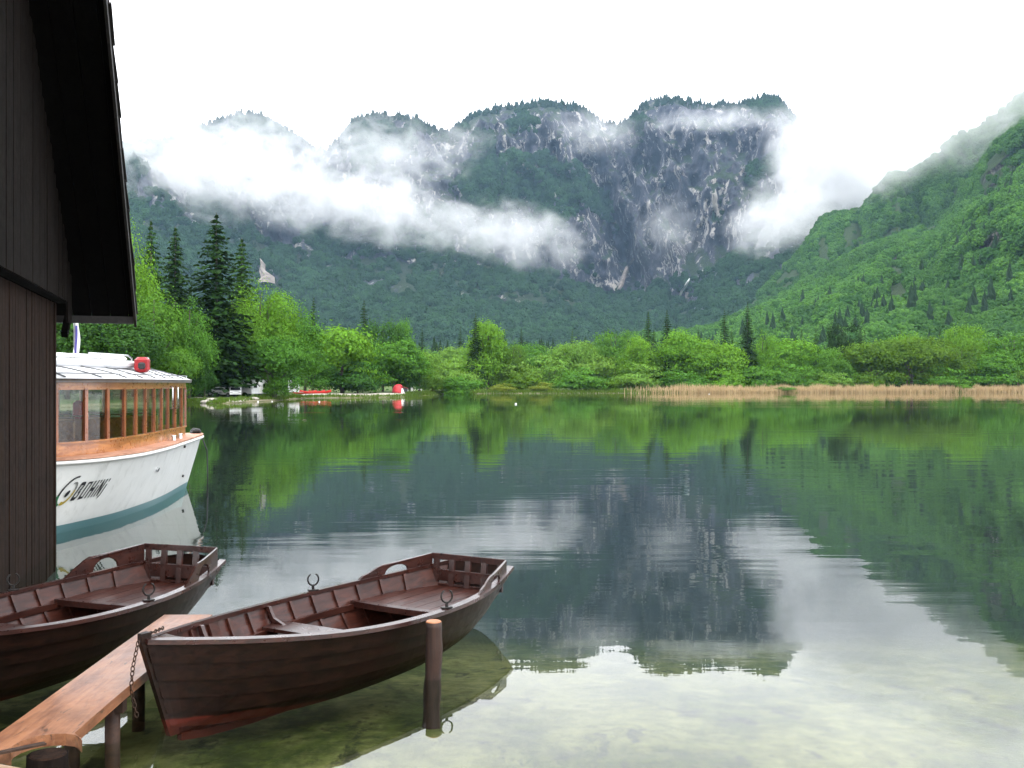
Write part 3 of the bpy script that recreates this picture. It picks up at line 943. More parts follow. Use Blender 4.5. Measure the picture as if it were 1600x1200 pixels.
G1, G2, G3, G4 = 'trees on the left bank', 'trees along the far shore', 'shrubs along the far shore', 'trees in the back row across the lake'
T = [
 # left bank, nearest
 ('tall', 207, 316, 92, 150, 'fresh', 'tall bright broadleaf tree half hidden by the roof edge', G1),
 ('spruce', 236, 340, 112, 165, 'spruce2', 'spruce nearest the roof edge, half covered by fresh leaves', G1),
 ('spruce', 274, 350, 125, 172, 'spruce', 'spruce with a sharp tip between the roof edge and the tallest spruce', G1),
 ('spruce', 338, 329, 165, 158, 'spruce', 'tallest dark spruce on the left bank', G1),
 ('spruce', 378, 368, 115, 180, 'spruce2', 'shorter spruce tucked behind the tallest spruce on its right', G1),
 ('tall', 296, 450, 92, 148, 'mid', 'leafy tree in front of the gap left of the tallest spruce', G1),
 ('tall', 240, 430, 130, 142, 'mid', 'broad green tree right above the bow of the tour boat', G1),
 ('tall', 384, 428, 96, 166, 'fresh', 'bright green tree leaning against the tallest spruce on its right', G1),
 ('tall', 408, 418, 112, 168, 'fresh', 'sunny green tree right behind the shoreline willow', G1),
 ('tall', 446, 440, 128, 182, 'mid', 'rounded grey-green tree at the right end of the tall group', G1),
 ('round', 428, 520, 104, 163, 'mid', 'low spreading tree leaning over the water beside the caravans', G1),
 ('shrub', 432, 574, 66, 164, 'mid', 'shrub hanging over the water below the low spreading tree', G1),
 ('tall', 190, 455, 150, 134, 'deep', 'dark leafy tree behind the red lamp of the tour boat', G1),
 ('tall', 105, 440, 170, 132, 'deep', 'dark tree behind the flagpole of the tour boat', G1),
 ('tall', 20, 430, 170, 140, 'mid', 'tree behind the boathouse wall', G1),
 ('round', 272, 540, 90, 139, 'mid', 'small green tree just above the tour boat bow', G1),
 ('round', 320, 560, 44, 150, 'deep', 'little dark tree at the foot of the tallest spruce', G1),
 ('tall', 476, 490, 104, 225, 'mid', 'grey-green tree below the first lone spruce', G1),
 ('spruce', 490, 462, 46, 262, 'spruce', 'lone dark spruce left of the bright tree above the canoes', G2),
 ('spruce', 569, 466, 46, 262, 'spruce', 'lone dark spruce above the beach, right of the bright tree', G2),
 ('round', 535, 496, 150, 212, 'fresh', 'large bright green tree right behind the red canoes', G2),
 ('round', 598, 488, 88, 240, 'deep', 'dark rounded tree beside the second lone spruce', G2),
 ('round', 628, 487, 50, 250, 'mid', 'small round treetop right of the dark rounded tree', G2),
 ('round', 615, 522, 112, 226, 'mid', 'dense tree right behind the red tent', G2),
 ('round', 488, 545, 70, 208, 'mid', 'low tree behind the left end of the canoes', G2),
 ('round', 655, 538, 80, 246, 'willow', 'pale green tree right of the tent', G2),
 ('spruce', 743, 487, 44, 292, 'spruce', 'dark narrow spruce growing into the bright round tree', G2),
 ('round', 762, 488, 88, 297, 'fresh', 'bright round tree standing alone above the shrubs', G2),
 ('tall', 803, 524, 48, 300, 'olive', 'slim yellow-green tree right of the bright round tree', G2),
 ('round', 895, 522, 84, 312, 'willow', 'round pale tree in the middle of the far shore', G2),
 ('round', 962, 505, 78, 330, 'mid', 'tree with a domed top left of the twin conifers', G2),
 ('round', 1000, 515, 78, 312, 'fresh', 'leafy bright tree in front of the twin conifers', G2),
 ('spruce', 1013, 485, 44, 335, 'spruce2', 'left one of the twin conifers', G2),
 ('spruce', 1042, 482, 46, 333, 'spruce', 'right one of the twin conifers', G2),
 ('round', 1072, 512, 92, 314, 'fresh', 'bright tree just right of the twin conifers', G2),
 ('spruce', 1132, 482, 44, 345, 'spruce', 'dark conifer left of the tallest far-shore conifer', G2),
 ('spruce', 1168, 471, 46, 342, 'spruce', 'tallest dark conifer on the far shore', G2),
 ('round', 1122, 522, 96, 318, 'fresh', 'bright rounded tree below the two dark conifers', G2),
 ('tall', 1192, 505, 54, 345, 'fresh', 'slim bright tree right of the tallest far-shore conifer', G2),
 ('round', 1243, 518, 92, 335, 'fresh', 'bright tree midway between the tallest conifer and the dark pine', G2),
 ('spruce', 1275, 508, 30, 350, 'spruce2', 'small conifer left of the dark pine', G2),
 ('pine', 1317, 499, 62, 335, 'spruce', 'dark pine with a ragged flat top', G2),
 ('round', 1300, 535, 70, 318, 'mid', 'leafy tree below the dark pine', G2),
 ('round', 1362, 520, 112, 322, 'olive', 'left half of the big olive willow above the reeds', G2),
 ('round', 1425, 522, 112, 322, 'olive', 'right half of the big olive willow above the reeds', G2),
 ('round', 1418, 510, 60, 352, 'fresh', 'bright treetop peeping over the big olive willow', G2),
 ('round', 1500, 503, 66, 350, 'fresh', 'bright round tree right of the big olive willow', G2),
 ('round', 1503, 532, 64, 326, 'olive', 'small olive tree in front of the bright round tree on the right', G2),
 ('tall', 1545, 512, 62, 345, 'fresh', 'slender bright tree near the right edge', G2),
 ('round', 1585, 512, 84, 338, 'mid', 'full green tree at the right edge', G2),
 ('round', 1640, 508, 100, 338, 'fresh', 'bright tree cut by the right edge', G2),
 ('round', 1545, 545, 84, 324, 'mid', 'low green tree in front of the slender bright tree', G2),
 # shrubs, left to right
 ('shrub', 90, 575, 120, 150, 'deep', 'dark undergrowth behind the first cabin windows of the tour boat', G3),
 ('shrub', 150, 580, 110, 152, 'deep', 'dark undergrowth behind the middle cabin windows of the tour boat', G3),
 ('shrub', 215, 578, 110, 156, 'mid', 'undergrowth behind the front cabin windows of the tour boat', G3),
 ('shrub', 275, 584, 70, 160, 'deep', 'dark undergrowth above the bow of the tour boat', G3),
 ('shrub', 560, 562, 110, 212, 'deep', 'dark thicket behind the beach between canoes and tent', G3),
 ('shrub', 640, 572, 50, 228, 'deep', 'dark thicket behind the camping table', G3),
 ('shrub', 676, 578, 52, 250, 'willow', 'first willow shrub right of the camping table', G3),
 ('shrub', 706, 556, 90, 262, 'willow', 'tall willow shrub left of the bright round tree', G3),
 ('shrub', 718, 584, 78, 253, 'mid', 'dense green shrub on the waterline below the bright round tree', G3),
 ('shrub', 786, 598, 42, 285, 'yellow', 'small yellowish shrub on the waterline', G3),
 ('shrub', 848, 596, 50, 288, 'yellow', 'larger golden shrub on the waterline', G3),
 ('shrub', 800, 560, 100, 300, 'willow', 'soft willow shrub above the small yellowish shrub', G3),
 ('shrub', 858, 552, 116, 304, 'willow', 'wide willow shrub above the golden shrub', G3),
 ('shrub', 815, 574, 80, 294, 'olive', 'olive shrub behind the two yellow shrubs', G3),
 ('shrub', 905, 572, 100, 296, 'mid', 'green shrub right of the golden shrub', G3),
 ('shrub', 935, 552, 92, 310, 'willow', 'willow shrub below the domed tree', G3),
 ('shrub', 958, 592, 74, 298, 'olive', 'low olive shrub at the left end of the reeds', G3),
 ('shrub', 1000, 566, 100, 303, 'willow', 'willow shrub behind the left end of the reeds', G3),
 ('shrub', 1062, 576, 90, 306, 'mid', 'shrub behind the reeds below the twin conifers', G3),
 ('shrub', 1125, 572, 90, 310, 'fresh', 'bright shrub behind the reeds below the dark conifers', G3),
 ('shrub', 1180, 568, 84, 312, 'mid', 'shrub behind the reeds below the slim bright tree', G3),
 ('shrub', 1240, 566, 96, 314, 'mid', 'shrub behind the reeds left of the dark pine', G3),
 ('shrub', 1296, 576, 80, 314, 'willow', 'pale shrub behind the reeds below the dark pine', G3),
 ('shrub', 1352, 582, 60, 316, 'olive', 'shrub at the left foot of the big olive willow', G3),
 ('shrub', 1478, 572, 92, 320, 'mid', 'shrub at the right foot of the big olive willow', G3),
 ('shrub', 1502, 592, 50, 314, 'fresh', 'little bright shrub standing out of the reeds near the right edge', G3),
 ('shrub', 1555, 566, 100, 322, 'mid', 'dense shrub behind the last reeds on the right', G3),
 ('shrub', 1612, 574, 90, 322, 'willow', 'shrub at the right edge behind the reeds', G3),
 ('shrub', 1488, 588, 60, 313, 'mid', 'green shrub breaking through the reeds left of the little bright shrub', G3),
 ('shrub', 1225, 603, 44, 301, 'mid', 'tiny green shrub at the foot of the reeds below the bright tree', G3),
]
for t in T: tree(*t)
ORD = ['first', 'second', 'third', 'fourth', 'fifth', 'sixth', 'seventh', 'eighth', 'ninth', 'tenth', 'eleventh', 'twelfth', 'thirteenth', 'fourteenth', 'fifteenth',
       'sixteenth', 'seventeenth', 'eighteenth', 'nineteenth', 'twentieth', 'twenty-first', 'twenty-second', 'twenty-third', 'twenty-fourth']
rr = random.Random(5)
for i in range(22):
    px = 650 + i * 45 + rr.uniform(-12, 12)
    k = rr.choice(['round', 'round', 'tall'])
    c = rr.choice(['fresh', 'mid', 'mid', 'willow', 'deep'])
    tree(k, px, rr.uniform(522, 538), rr.uniform(62, 92), rr.uniform(375, 410), c,
         '%s %s from the left in the back row across the lake' % (ORD[i], 'pale tree' if c == 'willow' else 'dark tree' if c == 'deep' else 'green tree'), G4)
for i in range(16):
    px = 640 + i * 62 + rr.uniform(-25, 25)
    tree('spruce', px, rr.uniform(504, 520), rr.uniform(26, 36), rr.uniform(420, 450), rr.choice(['spruce', 'spruce2']),
         '%s dark conifer from the left behind the back row across the lake' % ORD[i], 'conifers behind the back row across the lake')

# bare trunks under the left-bank canopy
for i, (px, d, r, top) in enumerate([(300, 158, .20, 545), (312, 165, .22, 540), (327, 160, .18, 545), (354, 166, .24, 520), (363, 172, .22, 525), (378, 168, .2, 530), (385, 176, .22, 525), (412, 168, .22, 560)]):
    o = empty('tree_stem', ((px - 800) / F * d, d, gz(px, d) - .1))
    mb = MB(); hh = (600 - top) / F * d + 4
    mb.tube([(0, 0, 0), (.05, .02, hh * .5), (.02, .1, hh)], [r * 1.15, r, r * .6], 8)
    mb.build('trunk', BARK, o, True)
    for k in range(5):
        a = random.uniform(0, 6.28); z0 = hh * random.uniform(.5, .95)
        mb = MB(); mb.tube([(0, 0, z0), (math.cos(a) * 1.2, math.sin(a) * 1.2, z0 + .8)], [r * .3, r * .08], 5); mb.build('branch', BARK, o)
    tag(o, '%s bare dark trunk from the left under the tall trees on the left bank' % ORD[i], 'tree trunk', 'bare trunks under the left-bank trees')

# ------------------------------------------------------------------ reeds and bank grass
def blades(name, n, pxr, qr, hr, w, mat, label, cat, dens=None):
    px = RNG.uniform(*pxr, n)
    if dens is not None:
        px = px[RNG.random(n) < dens(px)]; n = len(px)
    q = RNG.uniform(*qr, n)
    d = SHORE(px) + q
    z = np.maximum(ground_z(px, d), -.15)
    hgt = RNG.uniform(*hr, n) * (.30 + 1.4 * fbm(px * .16, q * .5, 4, 201))
    x = (px - 800) / F * d
    lean = RNG.normal(size=(n, 2)) * .16 * hgt[:, None]
    ww = w * RNG.uniform(.6, 1.4, n)
    a = RNG.uniform(0, 6.283, n)
    dx, dy = np.cos(a) * ww, np.sin(a) * ww
    V = np.zeros((n, 5, 3))
    V[:, 0] = np.stack([x - dx, d - dy, z - .1], -1); V[:, 1] = np.stack([x + dx, d + dy, z - .1], -1)
    V[:, 2] = np.stack([x + dx * .8 + lean[:, 0] * .4, d + dy * .8 + lean[:, 1] * .4, z + hgt * .6], -1)
    V[:, 3] = np.stack([x - dx * .8 + lean[:, 0] * .4, d - dy * .8 + lean[:, 1] * .4, z + hgt * .6], -1)
    V[:, 4] = np.stack([x + lean[:, 0], d + lean[:, 1], z + hgt], -1)
    me = bpy.data.meshes.new(name)
    b0 = np.arange(n)[:, None] * 5
    me.from_pydata(V.reshape(-1, 3).tolist(), [], (b0 + np.array([[0, 1, 2, 3]])).tolist() + (b0 + np.array([[3, 2, 4]])).tolist())
    me.update()
    o = link(name, me, mat)
    tag(o, label, cat, kind='stuff')
    return o
REED = leaf_mat('dry_reed', (.40, .315, .185), .30, .25, .05)
GRASS = leaf_mat('bank_grass', (.060, .125, .018), .40, .35, .25)
blades('reeds', 24000, (975, 1700), (-2.0, 5), (1.2, 2.2), .055, REED, 'dry straw-coloured reeds along the far shore on the right', 'reeds',
       lambda p: np.clip((p - 972) / 150, 0, 1) ** 1.6 * (1 - .75 * np.exp(-((p - 1502) / 16) ** 2)))
blades('bank_grass', 16000, (690, 1700), (-1.0, 6), (.4, 1.1), .06, GRASS, 'green grass and sedge along the far waterline', 'grass')
blades('bank_grass', 12000, (285, 690), (.2, 4.5), (.15, .5), .05, GRASS, 'short green grass on the left bank by the beach', 'grass',
       lambda p: np.where((p > 470) & (p < 640), .35, np.where((p > 352) & (p < 392), .3, .8)))
blades('bank_grass', 9000, (634, 700), (.0, 12), (.15, .45), .06, GRASS, 'taller green grass on the point right of the tent', 'grass')

# ------------------------------------------------------------------ camp on the far beach
RED = plain('red_fabric', (.55, .035, .045), .6, 0, .25, 2)
REDP = plain('red_gelcoat', (.60, .025, .02), .3, 0, .2, 3)
WHITE = plain('white_plastic', (.72, .72, .70), .45, 0, .12, 3)
DARK = plain('black_rubber', (.02, .02, .022), .7, 0, .3, 5)
GREYM = plain('grey_metal', (.30, .31, .32), .35, .8, .2, 8)

def base_at(px, py, dq):
    d = float(SHORE(px)) + dq
    return Vector(((px - 800) / F * d, d, gz(px, d)))

# tent: dome with an open porch on the right
p0 = base_at(625, 609, 13)
tent = empty('dome_tent', p0 + Vector((0, 0, .0)), R(8))
mb = MB(); rings = []
for i in range(9):
    t = i / 8
    ring = []
    for k in range(20):
        a = 2 * math.pi * k / 20
        rr_ = math.cos(t * math.pi / 2) ** .75
        ring.append(Vector((math.cos(a) * 1.25 * rr_ - .45 + .12 * t, math.sin(a) * 1.3 * rr_, 1.9 * math.sin(t * math.pi / 2) ** .95 + .02)))
    rings.append(ring)
mb.loft(rings)
mb.build('canopy', RED, tent, True)
mb = MB(); mb.plate([(-.3, -.7, 1.72), (.5, -.85, 1.42), (1.7, -.75, 1.02), (1.7, .75, 1.02), (.5, .85, 1.42), (-.3, .7, 1.72)], (.3, 0, 1), .05)
mb.build('porch_roof', RED, tent)
for y in (-.85, .85):
    mb = MB(); mb.tube([(1.65, y * .85, 0), (1.65, y * .85, 1.02)], .03, 6); mb.build('porch_pole', GREYM, tent)
mb = MB(); mb.plate([(.25, -1.20, .04), (.95, -1.05, .04), (.55, -.92, 1.05), (.30, -.98, 1.05)], (.1, -1, .2), .03); mb.build('door_flap', WHITE, tent)
mb = MB(); mb.plate([(.65, -.75, .05), (1.5, -.70, .05), (1.5, -.65, .95), (.6, -.70, 1.25)], (.3, -1, .1), .03); mb.build('doorway', DARK, tent)
tag(tent, 'red dome tent with open porch on the far beach', 'tent')

def camp_table():
    q = base_at(653, 609, 14)
    o = empty('camping_table', q, R(5))
    mb = MB(); mb.rbox((0, 0, .74), (2.0, .9, .09), .03); mb.build('tabletop', WHITE, o)
    for x in (-.85, .85):
        for y in (-.35, .35):
            mb = MB(); mb.bar((x, y, 0), (x * .93, y, .70), .06, .06); mb.build('leg', WHITE, o)
    tag(o, 'white camping table on the grass right of the red tent', 'table')
    q = base_at(644, 609, 12)
    o = empty('camping_chair', q, R(-70))
    mb = MB(); mb.rbox((0, 0, .45), (.55, .5, .06), .02); mb.build('seat', WHITE, o)
    mb = MB(); mb.rbox((-.28, 0, .85), (.06, .5, .62), .02); mb.build('backrest', WHITE, o)
    for x in (-.24, .24):
        for y in (-.22, .22):
            mb = MB(); mb.bar((x, y, 0), (x, y, .43), .04, .04); mb.build('leg', WHITE, o)
    tag(o, 'white camping chair between the red tent and the camping table', 'chair')
camp_table()

def canoe(px, dq, z, rz, L, label):
    q = base_at(px, 607, dq)
    o = empty('canoe', q + Vector((0, 0, z)), rz)
    mb = MB(); rings = []
    for i in range(17):
        t = -1 + i / 8
        w = .42 * (1 - abs(t) ** 2.2) + .012; sh = .30 * abs(t) ** 3
        ring = []
        for k in range(11):
            a = math.pi * k / 10
            ring.append(Vector((t * L / 2, math.cos(a) * w, .48 + sh - math.sin(a) ** .7 * (.48 - .05 * abs(t)) + 0)))
        ring += [Vector((t * L / 2, -w * .9, .36 + sh)), Vector((t * L / 2, w * .9, .36 + sh))][:0]
        rings.append(ring)
    mb.loft(rings, False, False)
    mb.build('hull', REDP, o, True)
    mb = MB()
    for s in (-1, 1):
        mb.tube([(t * L / 2, s * (.42 * (1 - abs(t) ** 2.2) + .015), .49 + .30 * abs(t) ** 3) for t in np.linspace(-1, 1, 13)], .025, 6)
    mb.build('gunwale', REDP, o)
    mb = MB(); mb.box((L * .2, 0, .3), (.25, .62, .03)); mb.build('seat', DARK, o)
    mb = MB(); mb.box((-L * .2, 0, .3), (.25, .62, .03)); mb.build('seat', DARK, o)
    tag(o, label, 'canoe', 'red canoes lying on the beach')
canoe(474, 16.5, 0, R(6), 5.0, 'leftmost red canoe lying on the far beach')
canoe(488, 15.0, .0, R(-4), 5.0, 'middle red canoe lying nearest the water on the far beach')
canoe(500, 16.0, .0, R(-8), 4.6, 'rightmost red canoe lying on the far beach')

CARW = plain('white_car_paint', (.70, .71, .72), .25, 0, .08, 2)
CGLASS = plain('dark_window_glass', (.02, .025, .03), .08, 0, .2, 2)
def caravan(px, dq, rz, label):
    q = base_at(px, 605, dq)
    o = empty('caravan', q, rz)
    prof = [(-2.4, .45), (-2.4, 1.4), (-2.15, 2.45), (-1.8, 2.62), (1.7, 2.62), (2.1, 2.4), (2.45, 1.3), (2.35, .45)]
    mb = MB(); mb.plate([(x, 0, z) for x, z in prof], (0, 1, 0), 2.1); mb.build('body', CARW, o)
    for x, w in ((-1.4, .9), (1.2, 1.0)):
        mb = MB(); mb.rbox((x, -1.06, 1.65), (w, .05, .62), .02); mb.build('window', CGLASS, o)
    mb = MB(); mb.rbox((-.1, -1.06, 1.35), (.62, .04, 1.7), .02); dr = mb.build('door', WHITE, o)
    mb = MB(); mb.box((.15, -1.10, 1.3), (.08, .04, .03)); mb.build('handle', GREYM, dr)
    mb = MB(); mb.rbox((2.42, 0, 1.7), (.08, 1.3, .6), .02, Matrix.Rotation(R(-12), 3, 'Y')); mb.build('window', CGLASS, o)
    for y in (-.95, .95):
        mb = MB(); mb.tube([(.1, y - .09, .32), (.1, y + .09, .32)], .32, 14); mb.build('wheel', DARK, o)
    mb = MB(); mb.bar((2.3, 0, .45), (3.4, 0, .42), .09, .09); mb.build('tow_bar', GREYM, o)
    tag(o, label, 'caravan', 'caravans under the trees')
caravan(398, 8, R(70), 'tall white caravan end between the trunks left of the low spreading tree')
caravan(446, 24, R(20), 'pale caravan half hidden behind the low spreading tree')

def car(px, dq, rz, mat, label):
    q = base_at(px, 606, dq)
    o = empty('parked_car', q, rz)
    prof = [(-2.1, .35), (-2.15, .75), (-2.0, .95), (-1.75, 1.0), (-1.35, 1.42), (-.2, 1.48), (.55, 1.38), (1.15, .98), (1.95, .82), (2.12, .6), (2.08, .35)]
    mb = MB(); mb.plate([(x, 0, z) for x, z in prof], (0, 1, 0), 1.66); mb.build('body', mat, o)
    for s in (-1, 1):
        mb = MB(); mb.plate([(-1.3, s * .84, 1.02), (-1.1, s * .84, 1.36), (-.2, s * .84, 1.4), (.45, s * .84, 1.32), (.95, s * .84, 1.02)], (0, 1, 0), .03); mb.build('side_window', CGLASS, o)
        for x in (-1.3, 1.3):
            mb = MB(); mb.tube([(x, s * .74, .31), (x, s * .88, .31)], .31, 14); wh = mb.build('wheel', DARK, o)
            mb = MB(); mb.tube([(x, s * .87, .31), (x, s * .895, .31)], .19, 12); mb.build('rim', GREYM, wh)
        mb = MB(); mb.rbox((2.08, s * .6, .66), (.08, .34, .14), .02); mb.build('headlight', GREYM, o)
    mb = MB(); mb.plate([(.62, -.70, 1.36), (1.16, -.74, 1.0), (1.16, .74, 1.0), (.62, .70, 1.36)], (.6, 0, 1), .04); mb.build('windscreen', CGLASS, o)
    tag(o, label, 'car', 'cars parked under the trees')
car(368, 13, R(-75), CARW, 'white car facing the lake between the dark trunks')
car(350, 19, R(-20), CARW, 'white car behind the trunk of the tallest spruce')
car(303, 16, R(10), plain('grey_car_paint', (.16, .17, .19), .25, .3, .1, 2), 'dark grey car just right of the tour boat bow')

# small white floats and driftwood on the lake
for px, py, s, lab in [(347, 626.5, .24, 'white float by the bank below the tallest spruce'), (403, 628, .22, 'white float off the tall white caravan'),
                       (425, 627.5, .16, 'tiny white float right of the caravan float'), (499, 628, .20, 'white float in front of the red canoes'),
                       (806, 631.5, .22, 'white float alone on the water below the small yellowish shrub'), (1108, 616, .2, 'white float in front of the reeds')]:
    q = on_level(px, py, 0)
    o = empty('float', q)
    s *= .62
    mb = MB(); rings = []
    for i in range(7):
        a = -math.pi / 2 + math.pi * i / 6
        rings.append([Vector((math.cos(a) * s * math.cos(b_) + .001 * math.cos(b_), (math.cos(a) * s + .001) * math.sin(b_), s * .35 + math.sin(a) * s * .8)) for b_ in np.linspace(0, 2 * math.pi, 12, endpoint=False)])
    mb.loft(rings); mb.build('ball', WHITE, o, True)
    mb = MB(); mb.tube([(0, 0, s * 1.05), (0, 0, s * 1.5)], s * .15, 6); mb.build('ring', GREYM, o)
    tag(o, lab, 'float', 'white floats on the lake')
DRIFT = wood('driftwood', (.38, .30, .22), (.55, .45, .36), .8, 'X', 12)
for px, py, L, lab in [(1415, 613.6, 2.6, 'pale driftwood lying at the edge of the reeds'), (476, 657.0, .34, 'small pale stick drifting on the lake below the canoes')]:
    q = on_level(px, py, 0)
    mb = MB(); mb.tube([(-L / 2, 0, .02), (-L * .1, .05, .05), (L / 2, 0, .03)], [.02 * L, .028 * L, .012 * L], 6)
    o = mb.build('driftwood', DRIFT, None, True); o.location = q
    tag(o, lab, 'driftwood')
# pale stones on the bank
STONE = plain('bank_stone', (.42, .39, .34), .9, 0, .35, 3)
for i, (px, dq, s, lab) in enumerate([(322, 1.0, .5, 'first pale boulder on the waterline right of the tour boat'), (331, 3.0, .6, 'second pale boulder, a little up the bank'), (396, 1.2, .5, 'low grey boulder beside the leaning tree'), (690, .6, .5, 'flat grey boulder below the dense shrub')]):
    mb = MB(); rings = []
    for k in range(6):
        a = math.pi * k / 5 - math.pi / 2
        rings.append([Vector(((math.cos(a) + .02) * s * 1.5 * math.cos(b_) * random.uniform(.85, 1.15), (math.cos(a) + .02) * s * math.sin(b_) * random.uniform(.85, 1.15), s * .55 * math.sin(a) + .1)) for b_ in np.linspace(0, 2 * math.pi, 10, endpoint=False)])
    mb.loft(rings); o = mb.build('boulder', STONE, None, True); o.location = base_at(px, 0, dq)
    tag(o, lab, 'boulder')

# ================================================================== BOATHOUSE (dark timber wall and roof overhang, left)
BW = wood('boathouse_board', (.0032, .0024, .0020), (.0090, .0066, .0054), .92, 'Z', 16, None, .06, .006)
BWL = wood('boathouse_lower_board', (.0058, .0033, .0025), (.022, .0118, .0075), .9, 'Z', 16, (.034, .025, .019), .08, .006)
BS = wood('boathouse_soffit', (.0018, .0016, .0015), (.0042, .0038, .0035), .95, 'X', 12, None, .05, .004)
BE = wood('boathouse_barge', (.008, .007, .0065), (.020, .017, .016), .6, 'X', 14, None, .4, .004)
hut = empty('boathouse', (-7.28, 16.5, 0), math.atan2(-.963, .2696))
# local frame: +x along the wall towards the camera, +y outward over the lake, z up
SLOPE = .80
def roof_z(x): return 3.72 + SLOPE * (x + 1.45)            # soffit height along the gable
XR = 5.6                                                     # ridge
def mirror_z(x): return roof_z(x) if x <= XR else roof_z(2 * XR - x)
XW0, XW1 = 0.0, 5.9
rr = random.Random(3)
x = XW0
while x < XW1:
    w = rr.uniform(.16, .23)
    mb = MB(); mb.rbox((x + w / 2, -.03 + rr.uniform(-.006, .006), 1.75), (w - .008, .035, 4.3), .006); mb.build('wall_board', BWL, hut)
    x += w
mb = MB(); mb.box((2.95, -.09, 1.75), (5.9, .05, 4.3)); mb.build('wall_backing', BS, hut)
mb = MB(); mb.rbox((-.06, -.07, 1.75), (.14, .16, 4.3), .015); mb.build('corner_post', BWL, hut)
# upper gable boards, set forward over a dark ledge
x = -.62
while x < 11.2:
    w = rr.uniform(.17, .24)
    zt = min(mirror_z(x), mirror_z(x + w)) + .02
    y0 = .16 + rr.uniform(-.006, .006)
    mb = MB(); mb.plate([(x + .004, y0, 3.93 if x > -.2 else 3.6), (x + w - .004, y0, 3.93 if x > -.2 else 3.6), (x + w - .004, y0, zt), (x + .004, y0, zt)], (0, 1, 0), .035)
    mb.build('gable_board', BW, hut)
    x += w
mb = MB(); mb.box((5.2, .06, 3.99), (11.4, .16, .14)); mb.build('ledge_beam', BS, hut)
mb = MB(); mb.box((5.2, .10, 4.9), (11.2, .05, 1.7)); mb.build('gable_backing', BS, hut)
# back wall (towards the tour boat) and near wall
x = 0
while x < 7.5:
    w = rr.uniform(.17, .24)
    mb = MB(); mb.rbox((.0, -.13 - x - w / 2, 1.75), (.035, w - .008, 4.3), .006); mb.build('wall_board', BWL, hut)
    mb = MB(); mb.rbox((XW1 + .1, -.13 - x - w / 2, 1.75), (.035, w - .008, 4.3), .006); mb.build('wall_board', BWL, hut)
    x += w
# roof: soffit boards run up the slope under shingles
def slope_pt(x, y, dz=0): return Vector((x, y, mirror_z(x) + dz))
for s in (0, 1):
    a, b_ = (-1.45, XR) if s == 0 else (XR, 2 * XR + 1.45)
    y = -8.0
    while y < 1.06:
        w = .30
        mb = MB()
        q = [slope_pt(a, y + .004), slope_pt(b_, y + .004), slope_pt(b_, min(y + w, 1.08) - .004), slope_pt(a, min(y + w, 1.08) - .004)]
        nrm_ = Vector((-SLOPE if s == 0 else SLOPE, 0, 1))
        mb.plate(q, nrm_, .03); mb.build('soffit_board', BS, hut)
        y += w
    # shingle courses on top, each overlapping the one below
    n = 15
    for k in range(n):
        x0 = a + (b_ - a) * k / n; x1 = a + (b_ - a) * (k + 1.12) / n
        x1 = min(x1, b_) if s == 0 else x1
        if s == 1: x0, x1 = b_ - (b_ - a) * k / n, max(b_ - (b_ - a) * (k + 1.12) / n, a)
        mb = MB()
        q = [Vector((x0, -8.0, mirror_z(x0) + .115)), Vector((x1, -8.0, mirror_z(x1) + .085)), Vector((x1, 1.15 + rr.uniform(-.015, .02), mirror_z(x1) + .085)), Vector((x0, 1.15 + rr.uniform(-.015, .02), mirror_z(x0) + .115))]
        mb.plate(q, nrm_, .035); mb.build('shingle_course', BE, hut)
    # barge boards along the gable edge, butted in lengths
    n = 4
    for k in range(n):
        xa, xb = a + (b_ - a) * k / n, a + (b_ - a) * (k + 1) / n
        xa2, xb2 = min(xa, xb) + .004, max(xa, xb) - .004
        mb = MB()
        mb.plate([Vector((xa2, 1.105, mirror_z(xa2) - .13)), Vector((xb2, 1.105, mirror_z(xb2) - .13)), Vector((xb2, 1.105, mirror_z(xb2) + .06)), Vector((xa2, 1.105, mirror_z(xa2) + .06))], (0, 1, 0), .04)
        mb.build('barge_board', BE, hut)
mb = MB(); mb.bar((-1.38, -8, 3.72), (-1.38, 1.08, 3.72), .05, .14); mb.build('eave_board', BE, hut)
mb = MB(); mb.bar((-.7, .05, 3.42), (-1.2, .05, 3.78), .10, .12); mb.build('bracket', BS, hut)
for yy in (-7.6, -.2):
    mb = MB(); mb.tube([(10.9, yy, -.6), (10.9, yy, 4.0)], .11, 8); mb.build('roof_post', BW, hut)
tag(hut, 'dark timber boathouse wall with deep roof overhang at the left edge', 'boathouse')

# ================================================================== ROWING BOATS
HULL = wood('stained_hull', (.0052, .0023, .0015), (.0165, .0064, .0040), .42, 'X', 12, None, .16, .004, ((.055, .009, .005), .075), .03, .12)
INNER = wood('stained_inner', (.020, .0052, .0034), (.062, .0165, .0095), .40, 'X', 12, None, .3, .003, None, .07)
TRIM = wood('stained_trim', (.016, .0050, .0040), (.046, .0145, .010), .30, 'X', 10, (.055, .024, .016), .45, .002, None, .20)
IRON = plain('wet_iron', (.035, .033, .032), .35, .9, .3, 14)
RUST = plain('rusty_iron', (.06, .032, .02), .7, .5, .5, 20)

